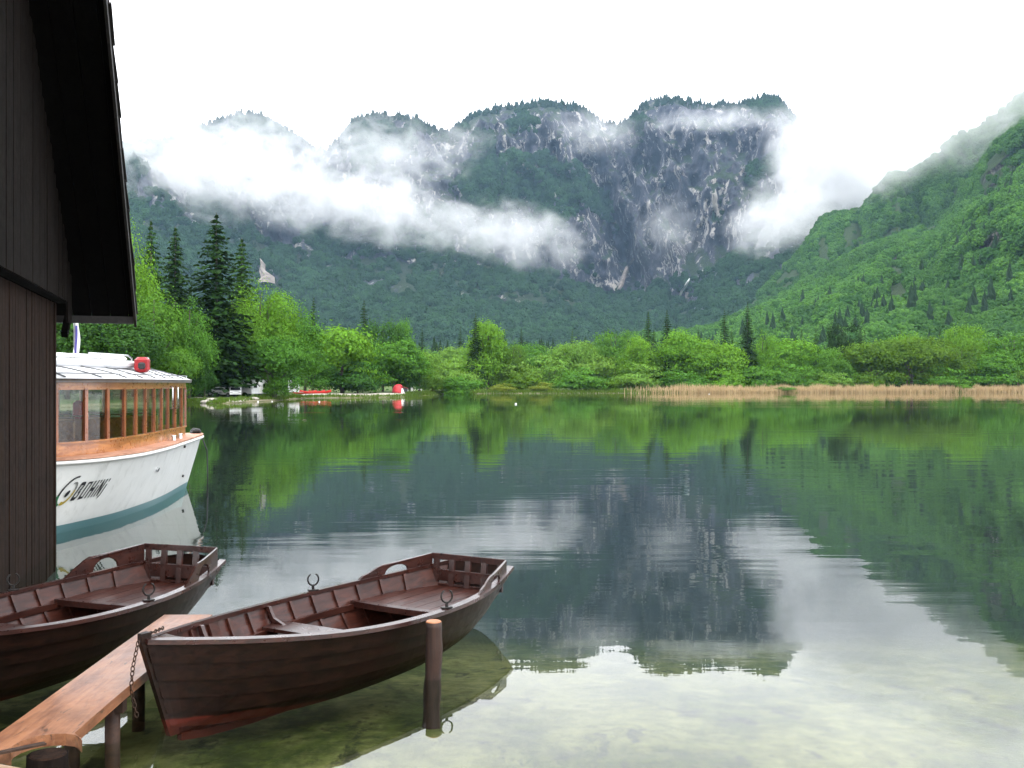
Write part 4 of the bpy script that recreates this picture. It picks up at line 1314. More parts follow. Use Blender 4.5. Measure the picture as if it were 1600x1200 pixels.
LB = 4.66
bB = crv([0, .03, .08, .16, .3, .45, .57, .75, .9, 1], [.012, .09, .22, .41, .66, .80, .83, .76, .58, .42])
bZ = crv([0, .15, .35, .55, .8, 1], [.69, .60, .515, .485, .50, .565])
bK = crv([0, .1, .5, .8, 1], [-.08, -.14, -.19, -.12, .10])
def hp(u, s, side=1, off=0.0):
    def raw(u, s):
        b, zs, zk = float(bB(u)), float(bZ(u)), float(bK(u))
        ex = .56 + .40 * (1 - u) ** 5
        zf = s ** 1.65
        x = LB * u + (1 - u) ** 4 * .26 * (1 - zf) - u ** 6 * .30 * (1 - zf)
        return Vector((x, b * s ** ex, zk + (zs - zk) * zf))
    p = raw(u, s)
    if off:
        u0, u1 = max(u - .01, 0), min(u + .01, 1); s0, s1 = max(s - .02, .001), min(s + .02, 1)
        n = (raw(u1, s) - raw(u0, s)).cross(raw(u, s1) - raw(u, s0))
        if n.y < 0: n = -n
        if n.length > 1e-9: p = p + n.normalized() * off
    return Vector((p.x, p.y * side, p.z))
def s_at(u, z):
    zs, zk = float(bZ(u)), float(bK(u))
    return min(1, max(0.001, (z - zk) / (zs - zk))) ** (1 / 1.65)
def half_w(u, z): return hp(u, s_at(u, z), 1, -.02).y

def rowboat(loc, rz, label, back_h, bowring=True):
    bt = empty('rowing_boat', loc, rz)
    NU = 26
    us = [0.0, .012, .03, .06] + list(np.linspace(.1, 1, NU))
    SB = [0.0, .26, .44, .60, .75, .88, 1.0]
    for side in (1, -1):
        for k in range(6):
            lo, hi = max(SB[k] - .02, .001), SB[k + 1]
            rings = []
            for u in us:
                rings.append([hp(u, lo, side, .024 if k else .004), hp(u, hi, side, .004), hp(u, hi, side, -.012), hp(u, lo, side, -.002)])
            mb = MB(); mb.loft(rings)
            st_ = mb.build('strake', HULL, bt)
            st_.data.materials.append(INNER)
            for q_, pl in enumerate(st_.data.polygons):
                if q_ < 4 * (len(us) - 1) and q_ % 4 in (1, 2): pl.material_index = 1
        # gunwale rail
        rings = []
        for i, u in enumerate(us):
            p = hp(u, 1, side); q0, q1 = hp(max(u - .01, 0), 1, side), hp(min(u + .01, 1), 1, side)
            t = q1 - q0; n = Vector((t.y, -t.x, 0)).normalized()
            if n.y * side < 0: n = -n
            if u < .02: n = Vector((0, side, 0))
            o_, i_ = p + n * .028, p - n * min(.045, max(p.y * side - .004, .0))
            rings.append([o_ + Vector((0, 0, -.022)), o_ + Vector((0, 0, .014)), i_ + Vector((0, 0, .020)), i_ + Vector((0, 0, -.018))])
        mb = MB(); mb.loft(rings); mb.build('gunwale', TRIM, bt)
        # riser strip carrying the thwart
        rings = []
        for u in np.linspace(.28, .70, 14):
            z = .275
            y = half_w(u, z) - .014
            rings.append([Vector((LB * u, side * (y + .006), z - .03)), Vector((LB * u, side * (y + .006), z + .03)), Vector((LB * u, side * (y - .03), z + .03)), Vector((LB * u, side * (y - .03), z - .03))])
        mb = MB(); mb.loft(rings); mb.build('riser', INNER, bt)
        # ribs
        for u in (.10, .17, .24, .31, .38, .45, .52, .59, .66, .73, .80, .87):
            rings = []
            for s in np.linspace(.06, .97, 12):
                a, b_ = hp(u - .0035, s, side, -.012), hp(u + .0035, s, side, -.012)
                c, d_ = hp(u + .0035, s, side, -.034), hp(u - .0035, s, side, -.034)
                rings.append([a, b_, c, d_])
            mb = MB(); mb.loft(rings); mb.build('rib', INNER, bt)
    # inner skin liner of darker planking is the strakes themselves; stem, keel, transom
    path = [hp(0, s) for s in np.linspace(.0, 1, 8)]
    rings = []
    for p in path: rings.append([p + Vector((-.035, -.022, 0)), p + Vector((-.035, .022, 0)), p + Vector((.05, .03, 0)), p + Vector((.05, -.03, 0))])
    rings.append([p + Vector((0, 0, .06)) for p in rings[-1]])
    mb = MB(); mb.loft(rings); mb.build('stem', HULL, bt)
    mb = MB(); kp = [hp(u, .001) for u in np.linspace(.02, .90, 14)]
    mb.loft([[p + Vector((0, -.025, -.05)), p + Vector((0, .025, -.05)), p + Vector((0, .025, .012)), p + Vector((0, -.025, .012))] for p in kp]); mb.build('keel', HULL, bt)
    out = [hp(1, s, 1) for s in np.linspace(.02, 1, 12)]; out2 = [Vector((p.x, -p.y, p.z)) for p in out]
    top = [Vector((hp(1, 1).x, y, .565 + .055 * math.cos(y / .42 * math.pi / 2))) for y in np.linspace(.36, -.36, 7)]
    poly = [p + Vector((.012, 0, 0)) for p in out + top + out2[::-1]]
    mb = MB(); mb.plate(poly, (1, 0, -.55), .036); mb.build('transom', HULL, bt)
    # stern deck planks
    zD = .335
    wD = half_w(.80, zD)
    nP = 7
    for k in range(nP):
        y0, y1 = -wD + 2 * wD * k / nP + .004, -wD + 2 * wD * (k + 1) / nP - .004
        rings = []
        for u in np.linspace(.695, .955, 8):
            lim = half_w(u, zD)
            a, b_ = max(min(y0, lim), -lim), max(min(y1, lim), -lim)
            if b_ - a < .004: b_ = a + .004
            rings.append([Vector((LB * u, a, zD - .022)), Vector((LB * u, b_, zD - .022)), Vector((LB * u, b_, zD)), Vector((LB * u, a, zD))])
        mb = MB(); mb.loft(rings); mb.build('deck_plank', INNER, bt)
    lim = half_w(.70, zD - .05)
    mb = MB()
    ys = np.linspace(-lim, lim, 9)
    mb.loft([[Vector((LB * .692 - .05 * (1 - (y / lim) ** 2), y, zD - .055)), Vector((LB * .705, y, zD - .055)), Vector((LB * .705, y, zD + .004)), Vector((LB * .692 - .05 * (1 - (y / lim) ** 2), y, zD + .004))] for y in ys])
    mb.build('deck_beam', TRIM, bt)
    # thwart with knees
    for ut, wt in ((.44, .15), (.20, .11)):
        y = half_w(ut, .30) - .004
        du = wt / LB; ya_, yb_ = half_w(ut - du, .30) - .012, half_w(ut + du, .30) - .012
        mb = MB(); mb.plate([(LB * ut - wt, -ya_, .318), (LB * ut + wt, -yb_, .318), (LB * ut + wt, yb_, .318), (LB * ut - wt, ya_, .318)], (0, 0, 1), .032); mb.build('thwart', TRIM, bt)
        for side in (1, -1):
            zt = float(bZ(ut)) + .005; yo = hp(ut, .97, 1, -.015).y
            pr = [(yo, zt - .01), (yo - .055, zt - .015), (yo - .075, zt - .06), (yo - .11, zt - .115), (yo - .20, .350), (yo - .235, .334), (yo - .10, .334)]
            mb = MB(); mb.plate([(LB * ut + .02, side * yy, zz) for yy, zz in pr], (1, 0, 0), .036); mb.build('knee', TRIM, bt)
    # floorboards
    for k in range(4):
        y0 = -.24 + .12 * k
        mb = MB(); mb.rbox((LB * .48, y0 + .06, -.095 + .012 * abs(k - 1.5)), (LB * .36, .112, .02), .004); mb.build('floorboard', INNER, bt)
    # breasthook
    mb = MB(); mb.plate([hp(.012, 1, 1), hp(.075, 1, 1), Vector((LB * .062, 0, .655)), hp(.075, 1, -1), hp(.012, 1, -1)], (0, 0, 1), .03); mb.build('breasthook', TRIM, bt)
    # seat back across the stern
    ub = .945; xb = LB * ub
    hw = half_w(ub, .47) - .015; zt, zb = back_h, zD
    br = empty('backrest', (0, 0, 0)); br.parent = bt
    def slat(c, size):
        mb = MB(); mb.rbox(c, size, .006); mb.build('slat', TRIM, br)
    hgt = zt - zb
    slat((xb + .03, 0, zt - .035), (.028, 2 * hw + .06, .07))
    slat((xb + .012, 0, zb + .045 + hgt * .20), (.024, 2 * hw - .02, hgt * .36))
    slat((xb + .004, 0, zb + .014), (.026, 2 * hw - .04, .026))
    for k in range(5):
        y = -hw + .03 + (2 * hw - .06) * k / 4
        mb = MB(); mb.bar((xb + .0, y, zb), (xb + .03, y, zt - .06), .07, .028, (1, 0, 0)); mb.build('stile', TRIM, br)
    # arm panels with a half-moon opening
    for side in (1, -1):
        def gp(u, dz):
            p = hp(u, 1, side); return Vector((p.x, p.y - side * .012, float(bZ(u)) + .018 + dz))
        hA = zt - float(bZ(ub)) - .035
        poly = [gp(.740, .0), gp(.752, .035), gp(.775, hA * .55), gp(.795, hA * .86), gp(.81, hA), gp(.84, hA), gp(.88, hA + .005), gp(.92, hA + .008), gp(ub + .004, hA + .01), gp(ub + .004, 0), gp(.90, 0), gp(.882, 0)]
        cu, ru = .848, .034
        for k in range(9):
            a = math.pi * k / 8
            poly.append(gp(cu + ru * math.cos(a), .004 + hA * .70 * math.sin(a)))
        poly += [gp(.80, 0), gp(.77, 0)]
        mb = MB(); mb.plate(poly, (-.25, side, 0), .026); mb.build('arm_panel', TRIM, bt)
    # oarlocks
    for side in (1, -1):
        p = hp(.60, 1, side); p.y -= side * .012; p.z += .018
        ol = empty('oarlock'); ol.parent = bt; ol.location = p; ol.rotation_euler = (0, 0, R(-35))
        mb = MB(); mb.rbox((0, 0, .008), (.11, .05, .016), .005); mb.build('plate', IRON, ol)
        mb = MB(); mb.tube([(0, 0, .01), (0, 0, .06)], [.016, .012], 8); mb.build('pin', IRON, ol)
        pth = [(math.cos(a) * .055, 0, .115 + math.sin(a) * .060) for a in np.linspace(R(115), R(425), 18)]
        mb = MB(); mb.tube(pth, [.005] + [.009] * 16 + [.005], 7); mb.build('horn', IRON, ol, True)
    tag(bt, label, 'rowing boat', 'rowing boats moored at the jetty')
    return bt

def place_boat(bow, stern, label, bh):
    e = Vector((stern[0] - bow[0], stern[1] - bow[1]))
    return rowboat((bow[0], bow[1], 0), math.atan2(e.y, e.x), label, bh)
front = place_boat((-2.73, 7.70), (-.37, 11.72), 'nearer dark brown rowing boat moored to the log post, bow over the jetty', .69)
left = place_boat((-5.15, 7.62), (-3.72, 12.05), 'dark brown rowing boat beside the boathouse, its bow out of frame', .76)

# chain from the bow to the jetty
def chain(pts, label, link_l=.045, r=.0045):
    o = empty('mooring_chain', pts[0])
    P = [Vector(p) for p in pts]
    seg = [0]
    for i in range(len(P) - 1): seg.append(seg[-1] + (P[i + 1] - P[i]).length)
    n = int(seg[-1] / (link_l * .78)); base = None
    def at_l(l):
        i = max(0, min(len(P) - 2, next((k for k in range(len(P) - 1) if seg[k + 1] >= l), len(P) - 2)))
        t = (l - seg[i]) / (seg[i + 1] - seg[i]); return P[i].lerp(P[i + 1], t)
    for k in range(n):
        c = at_l((k + .5) * seg[-1] / n); t = (at_l(min((k + 1) * seg[-1] / n, seg[-1])) - at_l(k * seg[-1] / n)).normalized()
        if base is None:
            mb = MB()
            ring = [(math.cos(a) * link_l / 2, math.sin(a) * link_l * .28, 0) for a in np.linspace(0, 2 * math.pi, 11)]
            mb.tube(ring, r, 6, False); base = mb.mesh('chain_link', True); base.materials.append(RUST)
        q = link('chain_link', base, None, o)
        q.location = c - P[0]
        q.rotation_mode = 'QUATERNION'
        q.rotation_quaternion = t.to_track_quat('X', 'Z') @ Matrix.Rotation((k % 2) * math.pi / 2, 4, 'X').to_quaternion()
    tag(o, label, 'chain')
    return o
chain([(-2.76, 7.66, .70), (-2.78, 7.60, .52), (-2.80, 7.62, .36), (-2.79, 7.65, .24), (-2.77, 7.66, .14)], 'rusty chain hanging from the bow of the nearer rowing boat')
e_ = Vector((.506, .863, 0))
chain([Vector((-2.73, 7.70, .735)) + e_ * .02, Vector((-2.72, 7.70, .728)) + e_ * .14 + Vector((-.05, .03, 0)), Vector((-2.72, 7.70, .712)) + e_ * .30 + Vector((-.13, .07, 0))], 'short chain lying on the bow rail of the nearer rowing boat')

# mooring post
PINE = wood('post_bark', (.010, .0055, .0045), (.036, .015, .009), .7, 'Z', 9, (.16, .075, .035), .35, .012, None, .06)
CUT = plain('cut_log_end', (.42, .17, .07), .6, 0, .3, 14)
po = empty('mooring_post', (-.70, 9.16, 0))
mb = MB(); rings = []
for i, z in enumerate(np.linspace(-.9, .50, 30)):
    i = i * 11 / 29
    r = (.080 - .009 * i / 11) * (1 + .04 * math.sin(i * 2.3))
    rings.append([Vector((math.cos(a) * r * (1 + .05 * math.sin(3 * a + z * 6) + .03 * math.sin(7 * a + z * 3) + rr.uniform(-.03, .03)) + .008 * math.sin(z * 4), math.sin(a) * r * (1 + .05 * math.cos(2 * a + z * 5)), z)) for a in np.linspace(0, 2 * math.pi, 18, endpoint=False)])
mb.loft(rings); mb.build('log', PINE, po, True)
mb = MB(); mb.loft([[Vector((p.x * .97, p.y * .97, .499)) for p in rings[-1]], [Vector((p.x * .9, p.y * .9, .508)) for p in rings[-1]]]); mb.build('cut_end', CUT, po)
tag(po, 'upright log mooring post with orange cut top beside the nearer rowing boat', 'post')

# ------------------------------------------------------------------ plank jetty
PLANK = wood('jetty_plank', (.15, .056, .026), (.32, .140, .066), .42, 'X', 9, (.13, .06, .03), .5, .006, None, .28)
nt = PLANK.node_tree; b = nt.nodes['Principled BSDF']; src = b.inputs['Base Color'].links[0].from_socket
ck = noise(nt, coord(nt, 'Object', (2.2, 13, 6)), 2.0, 5, .6, .3)
fk = noise(nt, coord(nt), 26, 4, .7)
nt.links.new(mixc(nt, math_(nt, 'MULTIPLY', ramp(nt, ck, .62, .68), .85), mixc(nt, math_(nt, 'MULTIPLY', ramp(nt, fk, .5, .7), .35), src, (.30, .16, .08)), (.055, .028, .016)), b.inputs['Base Color'])
PLANKD = wood('jetty_beam', (.018, .008, .005), (.046, .020, .010), .65, 'X', 9, None, .3, .006)
A0, A1 = Vector((-3.0, 6.28, .35)), Vector((-3.10, 9.95, .35))
jet = empty('plank_jetty', A0, math.atan2(A1.y - A0.y, A1.x - A0.x))
Lj = (A1 - A0).length
# local: x away from camera, y to the left, z up; notch cut round the near post
poly = [(-.0, .245)] + [(Lj * k / 6, .245 + rr.uniform(-.012, .012)) for k in range(1, 6)] + [(Lj, .235), (Lj, -.225)] + [(Lj * k / 6, -.235 + rr.uniform(-.010, .010)) for k in range(5, 0, -1)] + [(.32, -.235), (.29, -.235)]
for k in range(11):
    a = -R(70) + R(200) * k / 10
    poly.append((.07 + .22 * math.cos(a) * .95, -.15 + .20 * math.sin(a)))
poly += [(-.02, .10)]
mb = MB(); mb.plate([(x, y, 0) for x, y in poly], (0, 0, 1), .075); mb.build('plank', PLANK, jet)
for k, xx in enumerate((1.25, 2.7)):
    for yy in (-.13, .16):
        mb = MB(); mb.tube([(xx, yy, -1.1), (xx, yy, -.04)], .055, 9); mb.build('pile', PLANKD, jet, True)
    mb = MB(); mb.bar((xx, -.22, -.085), (xx, .24, -.085), .09, .09); mb.build('cross_beam', PLANKD, jet)
tag(jet, 'orange-brown plank jetty running between the two rowing boats', 'jetty')
# near post in the notch, iron strap, log rail at the bottom edge
q = on_level(70, 1172, .30)
np_ = empty('jetty_post', (A0.x + .155, A0.y + .06, 0))
mb = MB(); mb.tube([(0, 0, -.8), (0, 0, .1), (.005, 0, .335)], [.135, .128, .12], 14); mb.build('log', BW, np_, True)
mb = MB(); mb.tube([(.005, 0, .334), (.005, 0, .342)], [.112, .10], 14); mb.build('cut_end', BWL, np_)
tag(np_, 'dark wet post standing in the notch of the plank jetty', 'post')
sp_ = MB(); sp_.bar((A0.x - .16, A0.y - .26, .42), (A0.x + .14, A0.y + .07, .40), .045, .012); o = sp_.build('iron_strap', RUST)
tag(o, 'rusty flat iron strap lying across the post in the jetty notch', 'strap')
lg = MB(); lg.tube([(A0.x - .9, A0.y - .20, .33), (A0.x - .1, A0.y - .27, .34), (A0.x + .38, A0.y - .37, .31)], [.075, .075, .06], 12); o = lg.build('log_rail', wood('peeled_log', (.20, .12, .07), (.38, .26, .17), .6, 'X', 8), None, True)
tag(o, 'peeled log lying across the near end of the jetty', 'log')

# ================================================================== TOUR BOAT
HW = plain('white_boat_paint', (.78, .79, .77), .32, 0, .06, 3, .5, ((.36, .37, .34), .5))
m = HW; nt = m.node_tree; b = nt.nodes['Principled BSDF']
src = b.inputs['Base Color'].links[0].from_socket
zz_ = sep_z(nt, coord(nt))
nt.links.new(mixc(nt, ramp(nt, zz_, .155, .163), (.12, .25, .27), src), b.inputs['Base Color'])
TEAK = wood('varnished_teak', (.26, .085, .022), (.46, .19, .055), .30, 'X', 8, None, .6, .002, None, .4)
TEAKD = wood('varnished_mahogany', (.17, .045, .014), (.32, .10, .03), .30, 'Z', 8, None, .6, .002, None, .4)
DECK = wood('pinkish_deck', (.36, .16, .09), (.55, .30, .20), .55, 'X', 8, None, .4, .002)
ROOFW = plain('white_roof_paint', (.62, .63, .65), .38, 0, .14, 2, .5, ((.30, .32, .35), .55))
SEAM = plain('roof_seam', (.11, .115, .12), .6, 0, .2, 4)
CHROME = plain('polished_steel', (.62, .63, .64), .18, 1.0, .1, 4)
GLASS = glass_mat('cabin_glass', (.60, .66, .58))
BLK = plain('black_paint', (.012, .012, .014), .5, 0, .2, 4)
tb = empty('tour_boat', (-8.10, 26.6, 0), math.atan2(-.989, -.15))
LTB = 10.2
wD = crv([0, .12, .4, 1, 2, 3.16, 5.2, 7.45, 8.4, 9.0, 9.7, 10.1, 10.2], [.02, .17, .32, .53, .85, 1.20, 1.81, 2.22, 2.16, 1.92, 1.3, .6, .02])
lW0, lW1 = .60, 9.95
wW = crv([0, .08, .16, .33, .53, .71, .85, .93, .98, 1], [.02, .22, .45, .93, 1.32, 1.50, 1.50, 1.15, .55, .02])
ZD = 1.30
def hull_t(t, z, off=0.0):
    """t 0..1 along one side"""
    ld = LTB * t; lw = lW0 + (lW1 - lW0) * t
    k = max(min(z / ZD, 1.06), -.4)
    kk = math.copysign(abs(k) ** .85, k)
    return Vector((lw + (ld - lw) * kk, max(float(wW(t)) + (float(wD(ld)) - float(wW(t))) * kk + off, .005), z))
TS = [0, .006, .014, .025, .04, .06, .085] + list(np.linspace(.12, .94, 26)) + [.96, .975, .99, 1.0]
ring_t = [(t, 1) for t in TS] + [(t, -1) for t in TS[::-1][1:-1]]
rings = []
for z in (-.45, -.2, 0, .15, .29, .6, .9, 1.15, 1.30):
    sc_ = 1 if z > -.3 else .8
    rings.append([Vector((p.x, p.y * s * sc_, p.z)) for t, s in ring_t for p in [hull_t(t, z)]])
mb = MB(); mb.loft(rings, True, False); mb.build('hull', HW, tb, True)
def outline(ins, z, l0=None):
    out = []
    for t, s in ring_t:
        l = LTB * t; p0 = Vector((l, float(wD(l)))); l1 = min(l + .05, LTB); l2 = max(l - .05, 0)
        tg = Vector((l1 - l2, float(wD(l1)) - float(wD(l2)))); n = Vector((tg.y, -tg.x))
        n = Vector((0, -1)) if n.length < 1e-6 else n.normalized()
        q = p0 + n * ins
        out.append(Vector((q.x, max(q.y, .0) * s, z)))
    return out
o1 = outline(0.0, ZD); o2 = outline(.40, ZD + .02)
# rub rail
mb = MB(); mb.tube([p + Vector((0, 0, -.03)) for p in outline(-.03, ZD)] , .035, 7); mb.build('rub_rail', WHITE, tb, True)
mb = MB(); mb.loft([outline(-.045, ZD + .015), outline(-.045, ZD + .05), outline(.42, ZD + .055), outline(.42, ZD + .02)], True, False); mb.build('side_deck', DECK, tb)
# cabin outline, sampled by arc length
wC = crv([1.2, 1.26, 1.42, 1.8, 2.4, 3.16, 5.2, 7.45, 8.4, 9.0, 9.55, 9.7], [0, .20, .37, .57, .75, .93, 1.47, 1.86, 1.80, 1.55, .8, 0])
NEARH = [Vector((l, float(wC(l)), 0)) for l in [1.2, 1.215, 1.23, 1.26, 1.3, 1.35, 1.42, 1.5, 1.6, 1.7] + list(np.linspace(1.85, 9.0, 30)) + [9.2, 9.35, 9.5, 9.6, 9.66, 9.7]]   # near side: front centre -> stern
def arc(path):
    L = [0]
    for i in range(len(path) - 1): L.append(L[-1] + (path[i + 1] - path[i]).length)
    return L
AL = arc(NEARH)
def cab_at(l):
    i = max(0, min(len(AL) - 2, int(np.searchsorted(AL, l)) - 1))
    t = (l - AL[i]) / max(AL[i + 1] - AL[i], 1e-6)
    return NEARH[i].lerp(NEARH[i + 1], t)
def ring_at(off, z, n=90):
    out = []
    for k in range(n):
        l = AL[-1] * k / (n - 1)
        p = cab_at(l); q = cab_at(min(l + .08, AL[-1])); r_ = cab_at(max(l - .08, 0))
        tg = q - r_; nn = Vector((-tg.y, tg.x, 0)).normalized() if tg.length > 1e-6 else Vector((0, 1, 0))
        if k == 0: nn = Vector((-1, 0, 0))
        if k == n - 1: nn = Vector((1, 0, 0))
        v = p + nn * off; out.append(Vector((v.x, max(v.y, 0), z)))
    return out + [Vector((v.x, -v.y, v.z)) for v in out[::-1][1:-1]]
ZS, ZT = 1.60, 2.50
mb = MB(); mb.loft([ring_at(.0, ZD), ring_at(.0, ZS - .03), ring_at(-.05, ZS - .03), ring_at(-.05, ZD)], True, False); mb.build('coaming', TEAK, tb)
mb = MB(); mb.loft([ring_at(.035, ZS - .03), ring_at(.035, ZS), ring_at(-.07, ZS + .006), ring_at(-.07, ZS - .03), ring_at(.035, ZS - .03)], True, False); mb.build('sill', TEAK, tb)
mb = MB(); mb.loft([ring_at(.012, ZT), ring_at(.012, ZT + .13), ring_at(-.05, ZT + .13), ring_at(-.05, ZT), ring_at(.012, ZT)], True, False); mb.build('fascia', TEAK, tb)
# window posts and panes
NP = 15
ls = [.0001 + (AL[-1] - .0002) * k / NP for k in range(NP + 1)]
for side in (1, -1):
    for k, l in enumerate(ls):
        if side == -1 and k in (0, NP): continue
        p = cab_at(l); q = cab_at(min(l + .1, AL[-1])); r_ = cab_at(max(l - .1, 0)); tg = (q - r_).normalized()
        p, tg = Vector((p.x, p.y * side, 0)), Vector((tg.x, tg.y * side, 0))
        mb = MB(); mb.bar(p + Vector((0, 0, ZS - .02)), p + Vector((0, 0, ZT + .02)), .05, .085, tg); mb.build('window_post', TEAKD, tb)
    for k in range(NP):
        a, b_ = ls[k] + .03, ls[k + 1] - .03
        pts = [cab_at(a + (b_ - a) * j / 3) for j in range(4)]
        nrm2 = (pts[-1] - pts[0]); nrm2 = Vector((-nrm2.y, nrm2.x, 0)).normalized()
        V_ = [];
        for pz in (ZS, ZT):
            for p in pts: V_.append(Vector((p.x, p.y * side, pz)) - Vector((nrm2.x, nrm2.y * side, 0)) * .012)
        mb = MB(); mb.add(V_, [(j, j + 1, j + 5, j + 4) for j in range(3)]); mb.build('window_pane', GLASS, tb)
# roof
def roof_ring(r, z, off):
    out = []
    for p in ring_at(off, 0):
        lc = min(max(p.x, 4.0), 8.2)
        out.append(Vector((lc + (p.x - lc) * r, p.y * r, z)))
    return out
RZ = lambda r: ZT + .19 + .30 * (1 - r ** 2.2)
rs = [1.0, .96, .9, .8, .66, .5, .32, .15, .02]
mb = MB(); mb.loft([ring_at(.02, ZT + .13), ring_at(.14, ZT + .135), ring_at(.15, ZT + .20)] + [roof_ring(r, RZ(r), .15) for r in rs], True, True); mb.build('roof', ROOFW, tb, True)
rg_idx = [14, 22, 30, 38, 46, 54, 62, 70]
full = [roof_ring(r, RZ(r) + .006, .15) for r in rs]
ntot = len(full[0])
for k in rg_idx:
    for kk in (k, (ntot - k) % ntot):
        mb = MB(); mb.tube([full[i][kk] for i in range(1, 7)], .018, 6); mb.build('roof_seam', SEAM, tb)
# grab rail round the roof edge
gr_ = roof_ring(.93, RZ(.93) + .055, .15)
mb = MB(); mb.tube(gr_ + [gr_[0]], .012, 6, False); mb.build('grab_rail', SEAM, tb, True)
for k in range(0, ntot, 8):
    p = gr_[k]; mb = MB(); mb.tube([p + Vector((0, 0, -.07)), p], .008, 5); mb.build('rail_stud', CHROME, tb)
# raised hatch with rolled white covers
hb = MB(); hb.rbox((6.6, .15, RZ(.2) + .02), (3.4, 1.7, .16), .05); hb.build('roof_hatch', ROOFW, tb)
for k in range(3):
    xx = 5.55 + 1.02 * k
    mb = MB(); mb.rbox((xx, .72, RZ(.2) + .135), (.96, .42, .13), .06); mb.build('hatch_cover', WHITE, tb)
    mb = MB(); mb.rbox((xx, -.4, RZ(.2) + .13), (.96, .8, .10), .045); mb.build('hatch_cover', WHITE, tb)
mb = MB(); mb.tube([(4.75, .85, RZ(.3) - .02), (4.78, .85, RZ(.2) + .16), (4.95, .85, RZ(.2) + .21), (6.4, .85, RZ(.2) + .22)], .018, 7); mb.build('hatch_rail', CHROME, tb, True)
mb = MB(); mb.rbox((4.55, .7, RZ(.35) + .05), (.42, .5, .13), .05); mb.build('vent_box', WHITE, tb)
# red lantern
lz = RZ(.80) + .02
lm = empty('lantern', (4.95, 1.18, lz)); lm.parent = tb; lm.rotation_euler = (0, 0, R(25))
REDL = plain('red_lamp_paint', (.34, .006, .010), .35, 0, .3, 5)
mb = MB(); mb.rbox((0, 0, .17), (.40, .30, .32), .06); mb.build('housing', REDL, lm)
mb = MB(); mb.rbox((-.02, .135, .17), (.15, .03, .17), .02); mb.build('lens', CHROME, lm)
mb = MB(); mb.rbox((-.02, .05, .305), (.17, .16, .03), .01); mb.build('top_cap', WHITE, lm)
mb = MB(); mb.rbox((.21, 0, .15), (.09, .14, .14), .03); mb.build('cable_box', DARK, lm)
for s in (-1, 1):
    mb = MB(); mb.bar((s * .13, 0, -.03), (s * .11, 0, .06), .03, .03); mb.build('foot', DARK, lm)
# flag on its staff
fp = Vector((5.5, .0, RZ(.05)))
fl = empty('flagstaff', fp); fl.parent = tb
mb = MB(); mb.tube([(0, 0, 0), (0, 0, 1.05)], .018, 7); mb.build('staff', GREYM, fl)
mb = MB(); mb.loft([[Vector((-.07 + .03 * math.sin(z * 9) + (.055 + .02 * math.sin(z * 5)) * math.cos(a), .05 * math.sin(a), z)) for a in np.linspace(0, 2 * math.pi, 9, endpoint=False)] for z in np.linspace(.12, .92, 9)]); mb.build('furled_flag', WHITE, fl, True)
mb = MB(); mb.loft([[Vector((.035 + .02 * math.sin(z * 7) + .022 * math.cos(a), .05 + .022 * math.sin(a), z)) for a in np.linspace(0, 2 * math.pi, 7, endpoint=False)] for z in np.linspace(.2, .80, 7)]); mb.build('flag_fold', plain('blue_flag', (.06, .05, .25), .8), fl, True)
# deck fittings
for l, s in ((3.5, 1), (2.7, 1)):
    p = Vector((l, float(wD(l)) - .16, ZD + .055))
    cl = empty('bollard', p); cl.parent = tb
    mb = MB(); mb.tube([(0, 0, 0), (0, 0, .10)], [.05, .035], 9); mb.build('post', CHROME, cl)
    mb = MB(); mb.tube([(-.09, 0, .085), (.09, 0, .085)], .022, 7); mb.build('crossbar', CHROME, cl)
mb = MB(); mb.tube([Vector((.35 + .06 * math.cos(a), .15 + .09 * math.sin(a), ZD + .10 + .04 * math.sin(2 * a))) for a in np.linspace(0, 6.28, 12)], .055, 8, False); mb.build('bow_fender', BLK, tb, True)
for k, l in enumerate((ls[3] + .05, ls[4] - .12)):
    p = cab_at(l); n_ = Vector((.25, 1, 0)).normalized()
    mb = MB(); mb.tube([p + n_ * .03 + Vector((0, 0, ZS + .45)), p + n_ * .10 + Vector((0, 0, ZS + .45)), p + n_ * .10 + Vector((0, 0, ZT + .02)), p + n_ * .03 + Vector((0, 0, ZT + .04))], .018, 7); mb.build('door_rail', CHROME, tb, True)
def hull_l(l, z, off=.008):
    lo, hi = 0.0, 1.0
    for _ in range(30):
        mid = (lo + hi) / 2
        if hull_t(mid, z).x < l: lo = mid
        else: hi = mid
    p = hull_t(lo, z); q1, q0 = hull_t(min(lo + .01, 1), z), hull_t(max(lo - .01, 0), z); qz = hull_t(lo, z + .05)
    n = (qz - p).cross(q1 - q0)
    if n.y < 0: n = -n
    return p + n.normalized() * off
# hawse port and small overflow
for l, z, r in ((5.25, .86, .05), (2.9, 1.18, .03), (1.9, .42, .03)):
    c = hull_l(l, z, .01); dn = hull_l(l, z, .03) - hull_l(l, z, .0)
    mb = MB(); mb.tube([c - dn * .6, c + dn], r, 12); pt = mb.build('port', CHROME if r > .04 else BLK, tb)
    if r > .04:
        mb = MB(); mb.tube([c + dn * .9, c + dn * 1.15], r * .7, 10); mb.build('port_hole', BLK, pt)
mb = MB(); mb.tube([(.25, .25, ZD), (.02, .3, .9), (-.02, .3, .3), (.0, .3, -.3)], .018, 6); mb.build('bow_line', BLK, tb, True)
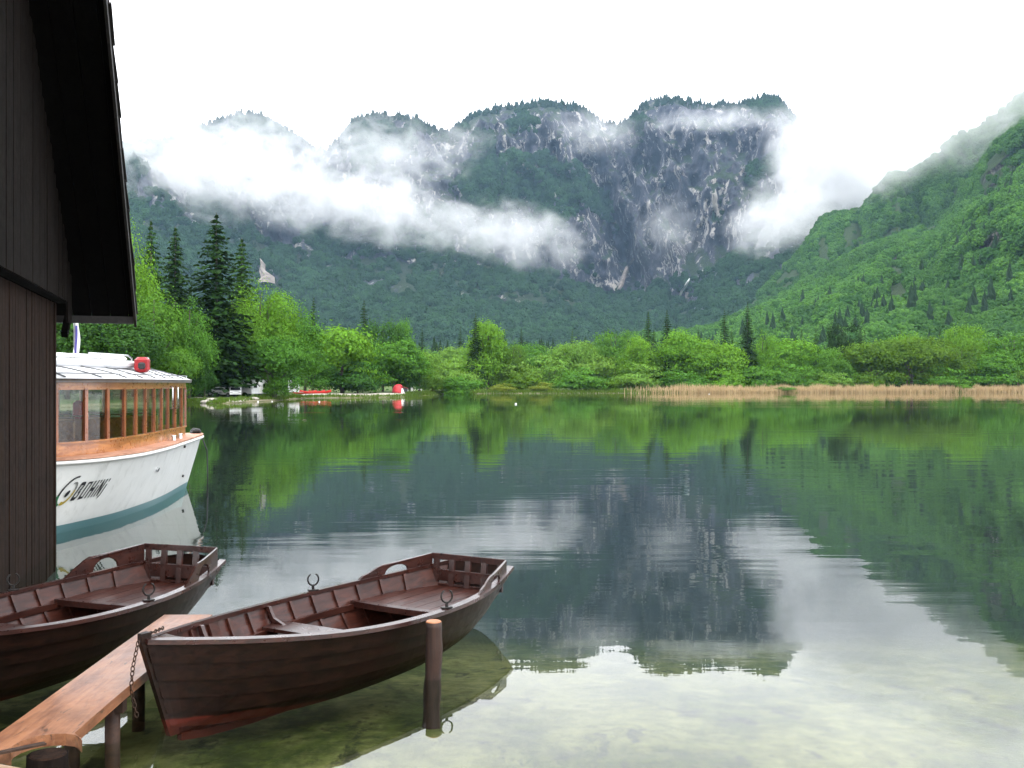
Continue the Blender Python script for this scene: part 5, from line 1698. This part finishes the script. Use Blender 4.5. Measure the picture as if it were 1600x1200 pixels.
# lettering, laid on the hull side: reads towards the bow
def on_hull(pts2d, l0, z0, sx, sz, shear, off=.007):
    return [hull_l(l0 - (x * sx + y * shear), z0 + y * sz, off) for x, y in pts2d]
def flat_part(name, P2, faces, mat, *a):
    P3 = on_hull(P2, *a); n = len(P3)
    me = bpy.data.meshes.new(name); me.from_pydata(P3, [], faces); me.update()
    return link(name, me, mat, tb)
def stroke(poly, w):
    out = []; n = len(poly)
    for i, (x, y) in enumerate(poly):
        x0, y0 = poly[max(i - 1, 0)]; x1, y1 = poly[min(i + 1, n - 1)]
        tx, ty = x1 - x0, y1 - y0; L_ = math.hypot(tx, ty) or 1
        ww = w[i] if isinstance(w, (list, tuple)) else w
        out += [(x - ty / L_ * ww / 2, y + tx / L_ * ww / 2), (x + ty / L_ * ww / 2, y - tx / L_ * ww / 2)]
    return out, [(2 * i, 2 * i + 1, 2 * i + 3, 2 * i + 2) for i in range(n - 1)]
def letters(name, strokes, x0, w=.20):
    P, Fc = [], []
    for s_ in strokes:
        wd = w
        a, f = stroke([(x0 + x, y) for x, y in s_], wd); k = len(P); P += a; Fc += [tuple(i + k for i in q) for q in f]
    return flat_part(name, P, Fc, BLK, *TXT)
TXT = (8.60, .60, .176, .30, .12)
# unit letters: height 1, width about .7
GL = {
 'B': [[(.08, 0), (.08, 1)], [(.08, .93), (.5, .93), (.58, .8), (.55, .62), (.40, .52)], [(.40, .52), (.58, .40), (.60, .2), (.5, .07), (.08, .07)]],
 'O': [[(.08, .07), (.08, .93), (.6, .93), (.6, .07), (.0, .07)]],
 'H': [[(.08, 0), (.08, 1)], [(.62, 0), (.62, 1)], [(.08, .5), (.62, .5)]],
 'i': [[(.08, 0), (.08, .68)], [(.08, .82), (.08, 1)]],
 'N': [[(.08, 0), (.08, 1)], [(.08, .95), (.62, .05)], [(.62, 0), (.62, 1)]],
 'j': [[(.12, .68), (.12, .02), (-.10, -.12)], [(.12, .82), (.12, 1)]],
}
xc = 0
for ch, adv in (('B', 1.0), ('O', 1.0), ('H', 1.0), ('i', .46), ('N', 1.02), ('j', .4)):
    letters('letter', GL[ch], xc); xc += adv
def arc_part(name, cx, cy, rx, ry, a0, a1, w0, w1, mat):
    n = 16
    pl = [(cx + rx * math.cos(R(a0 + (a1 - a0) * k / n)), cy + ry * math.sin(R(a0 + (a1 - a0) * k / n))) for k in range(n + 1)]
    ww = [w0 + (w1 - w0) * abs(k / n) for k in range(n + 1)]
    P, Fc = stroke(pl, ww)
    return flat_part(name, P, Fc, mat, *TXT)
arc_part('emblem_arc', -.95, .55, .85, .82, 80, 195, .10, .22, BLK)
arc_part('emblem_arc', -.95, .55, .85, .82, 195, 258, .24, .20, plain('emblem_green', (.02, .16, .06), .5))
arc_part('emblem_arc', -.85, .45, .55, .58, 250, 375, .20, .20, plain('emblem_ochre', (.42, .33, .05), .5))
arc_part('emblem_arc', -.85, .45, .55, .58, 375, 470, .20, .06, plain('emblem_grey', (.18, .19, .18), .5))
P2 = [(-.95 + .20 * math.cos(a), .42 + .20 * math.sin(a)) for a in np.linspace(0, 2 * math.pi, 14, endpoint=False)]
flat_part('emblem_dot', P2, [tuple(range(14))], BLK, *TXT)
# inside of the cabin: floor, benches, a red coat hanging at a post
mb = MB(); mb.plate([Vector((p.x, p.y * .97, ZD - .25)) for p in ring_at(-.06, 0, 30)], (0, 0, 1), .04); mb.build('cabin_floor', TEAKD, tb)
for k in range(5):
    for s in (-1, 1):
        xx = 3.6 + 1.1 * k; yy = s * min(.62, float(wD(xx)) * .42)
        mb = MB(); mb.rbox((xx, yy, ZD + .12), (.42, .75, .08), .02); mb.build('bench_seat', TEAK, tb)
        mb = MB(); mb.rbox((xx + .22, yy, ZD + .38), (.05, .75, .46), .02); mb.build('bench_back', TEAK, tb)
        mb = MB(); mb.tube([(xx + .22, yy - .36, ZD + .66), (xx + .22, yy + .36, ZD + .66)], .015, 6); mb.build('bench_rail', CHROME, tb)
mb = MB(); mb.rbox((5.2, -.1, 1.95), (.18, .20, .62), .06); mb.build('hanging_vest', RED, tb)
tag(tb, 'white tour boat with wooden cabin windows and teal waterline behind the boathouse', 'tour boat')
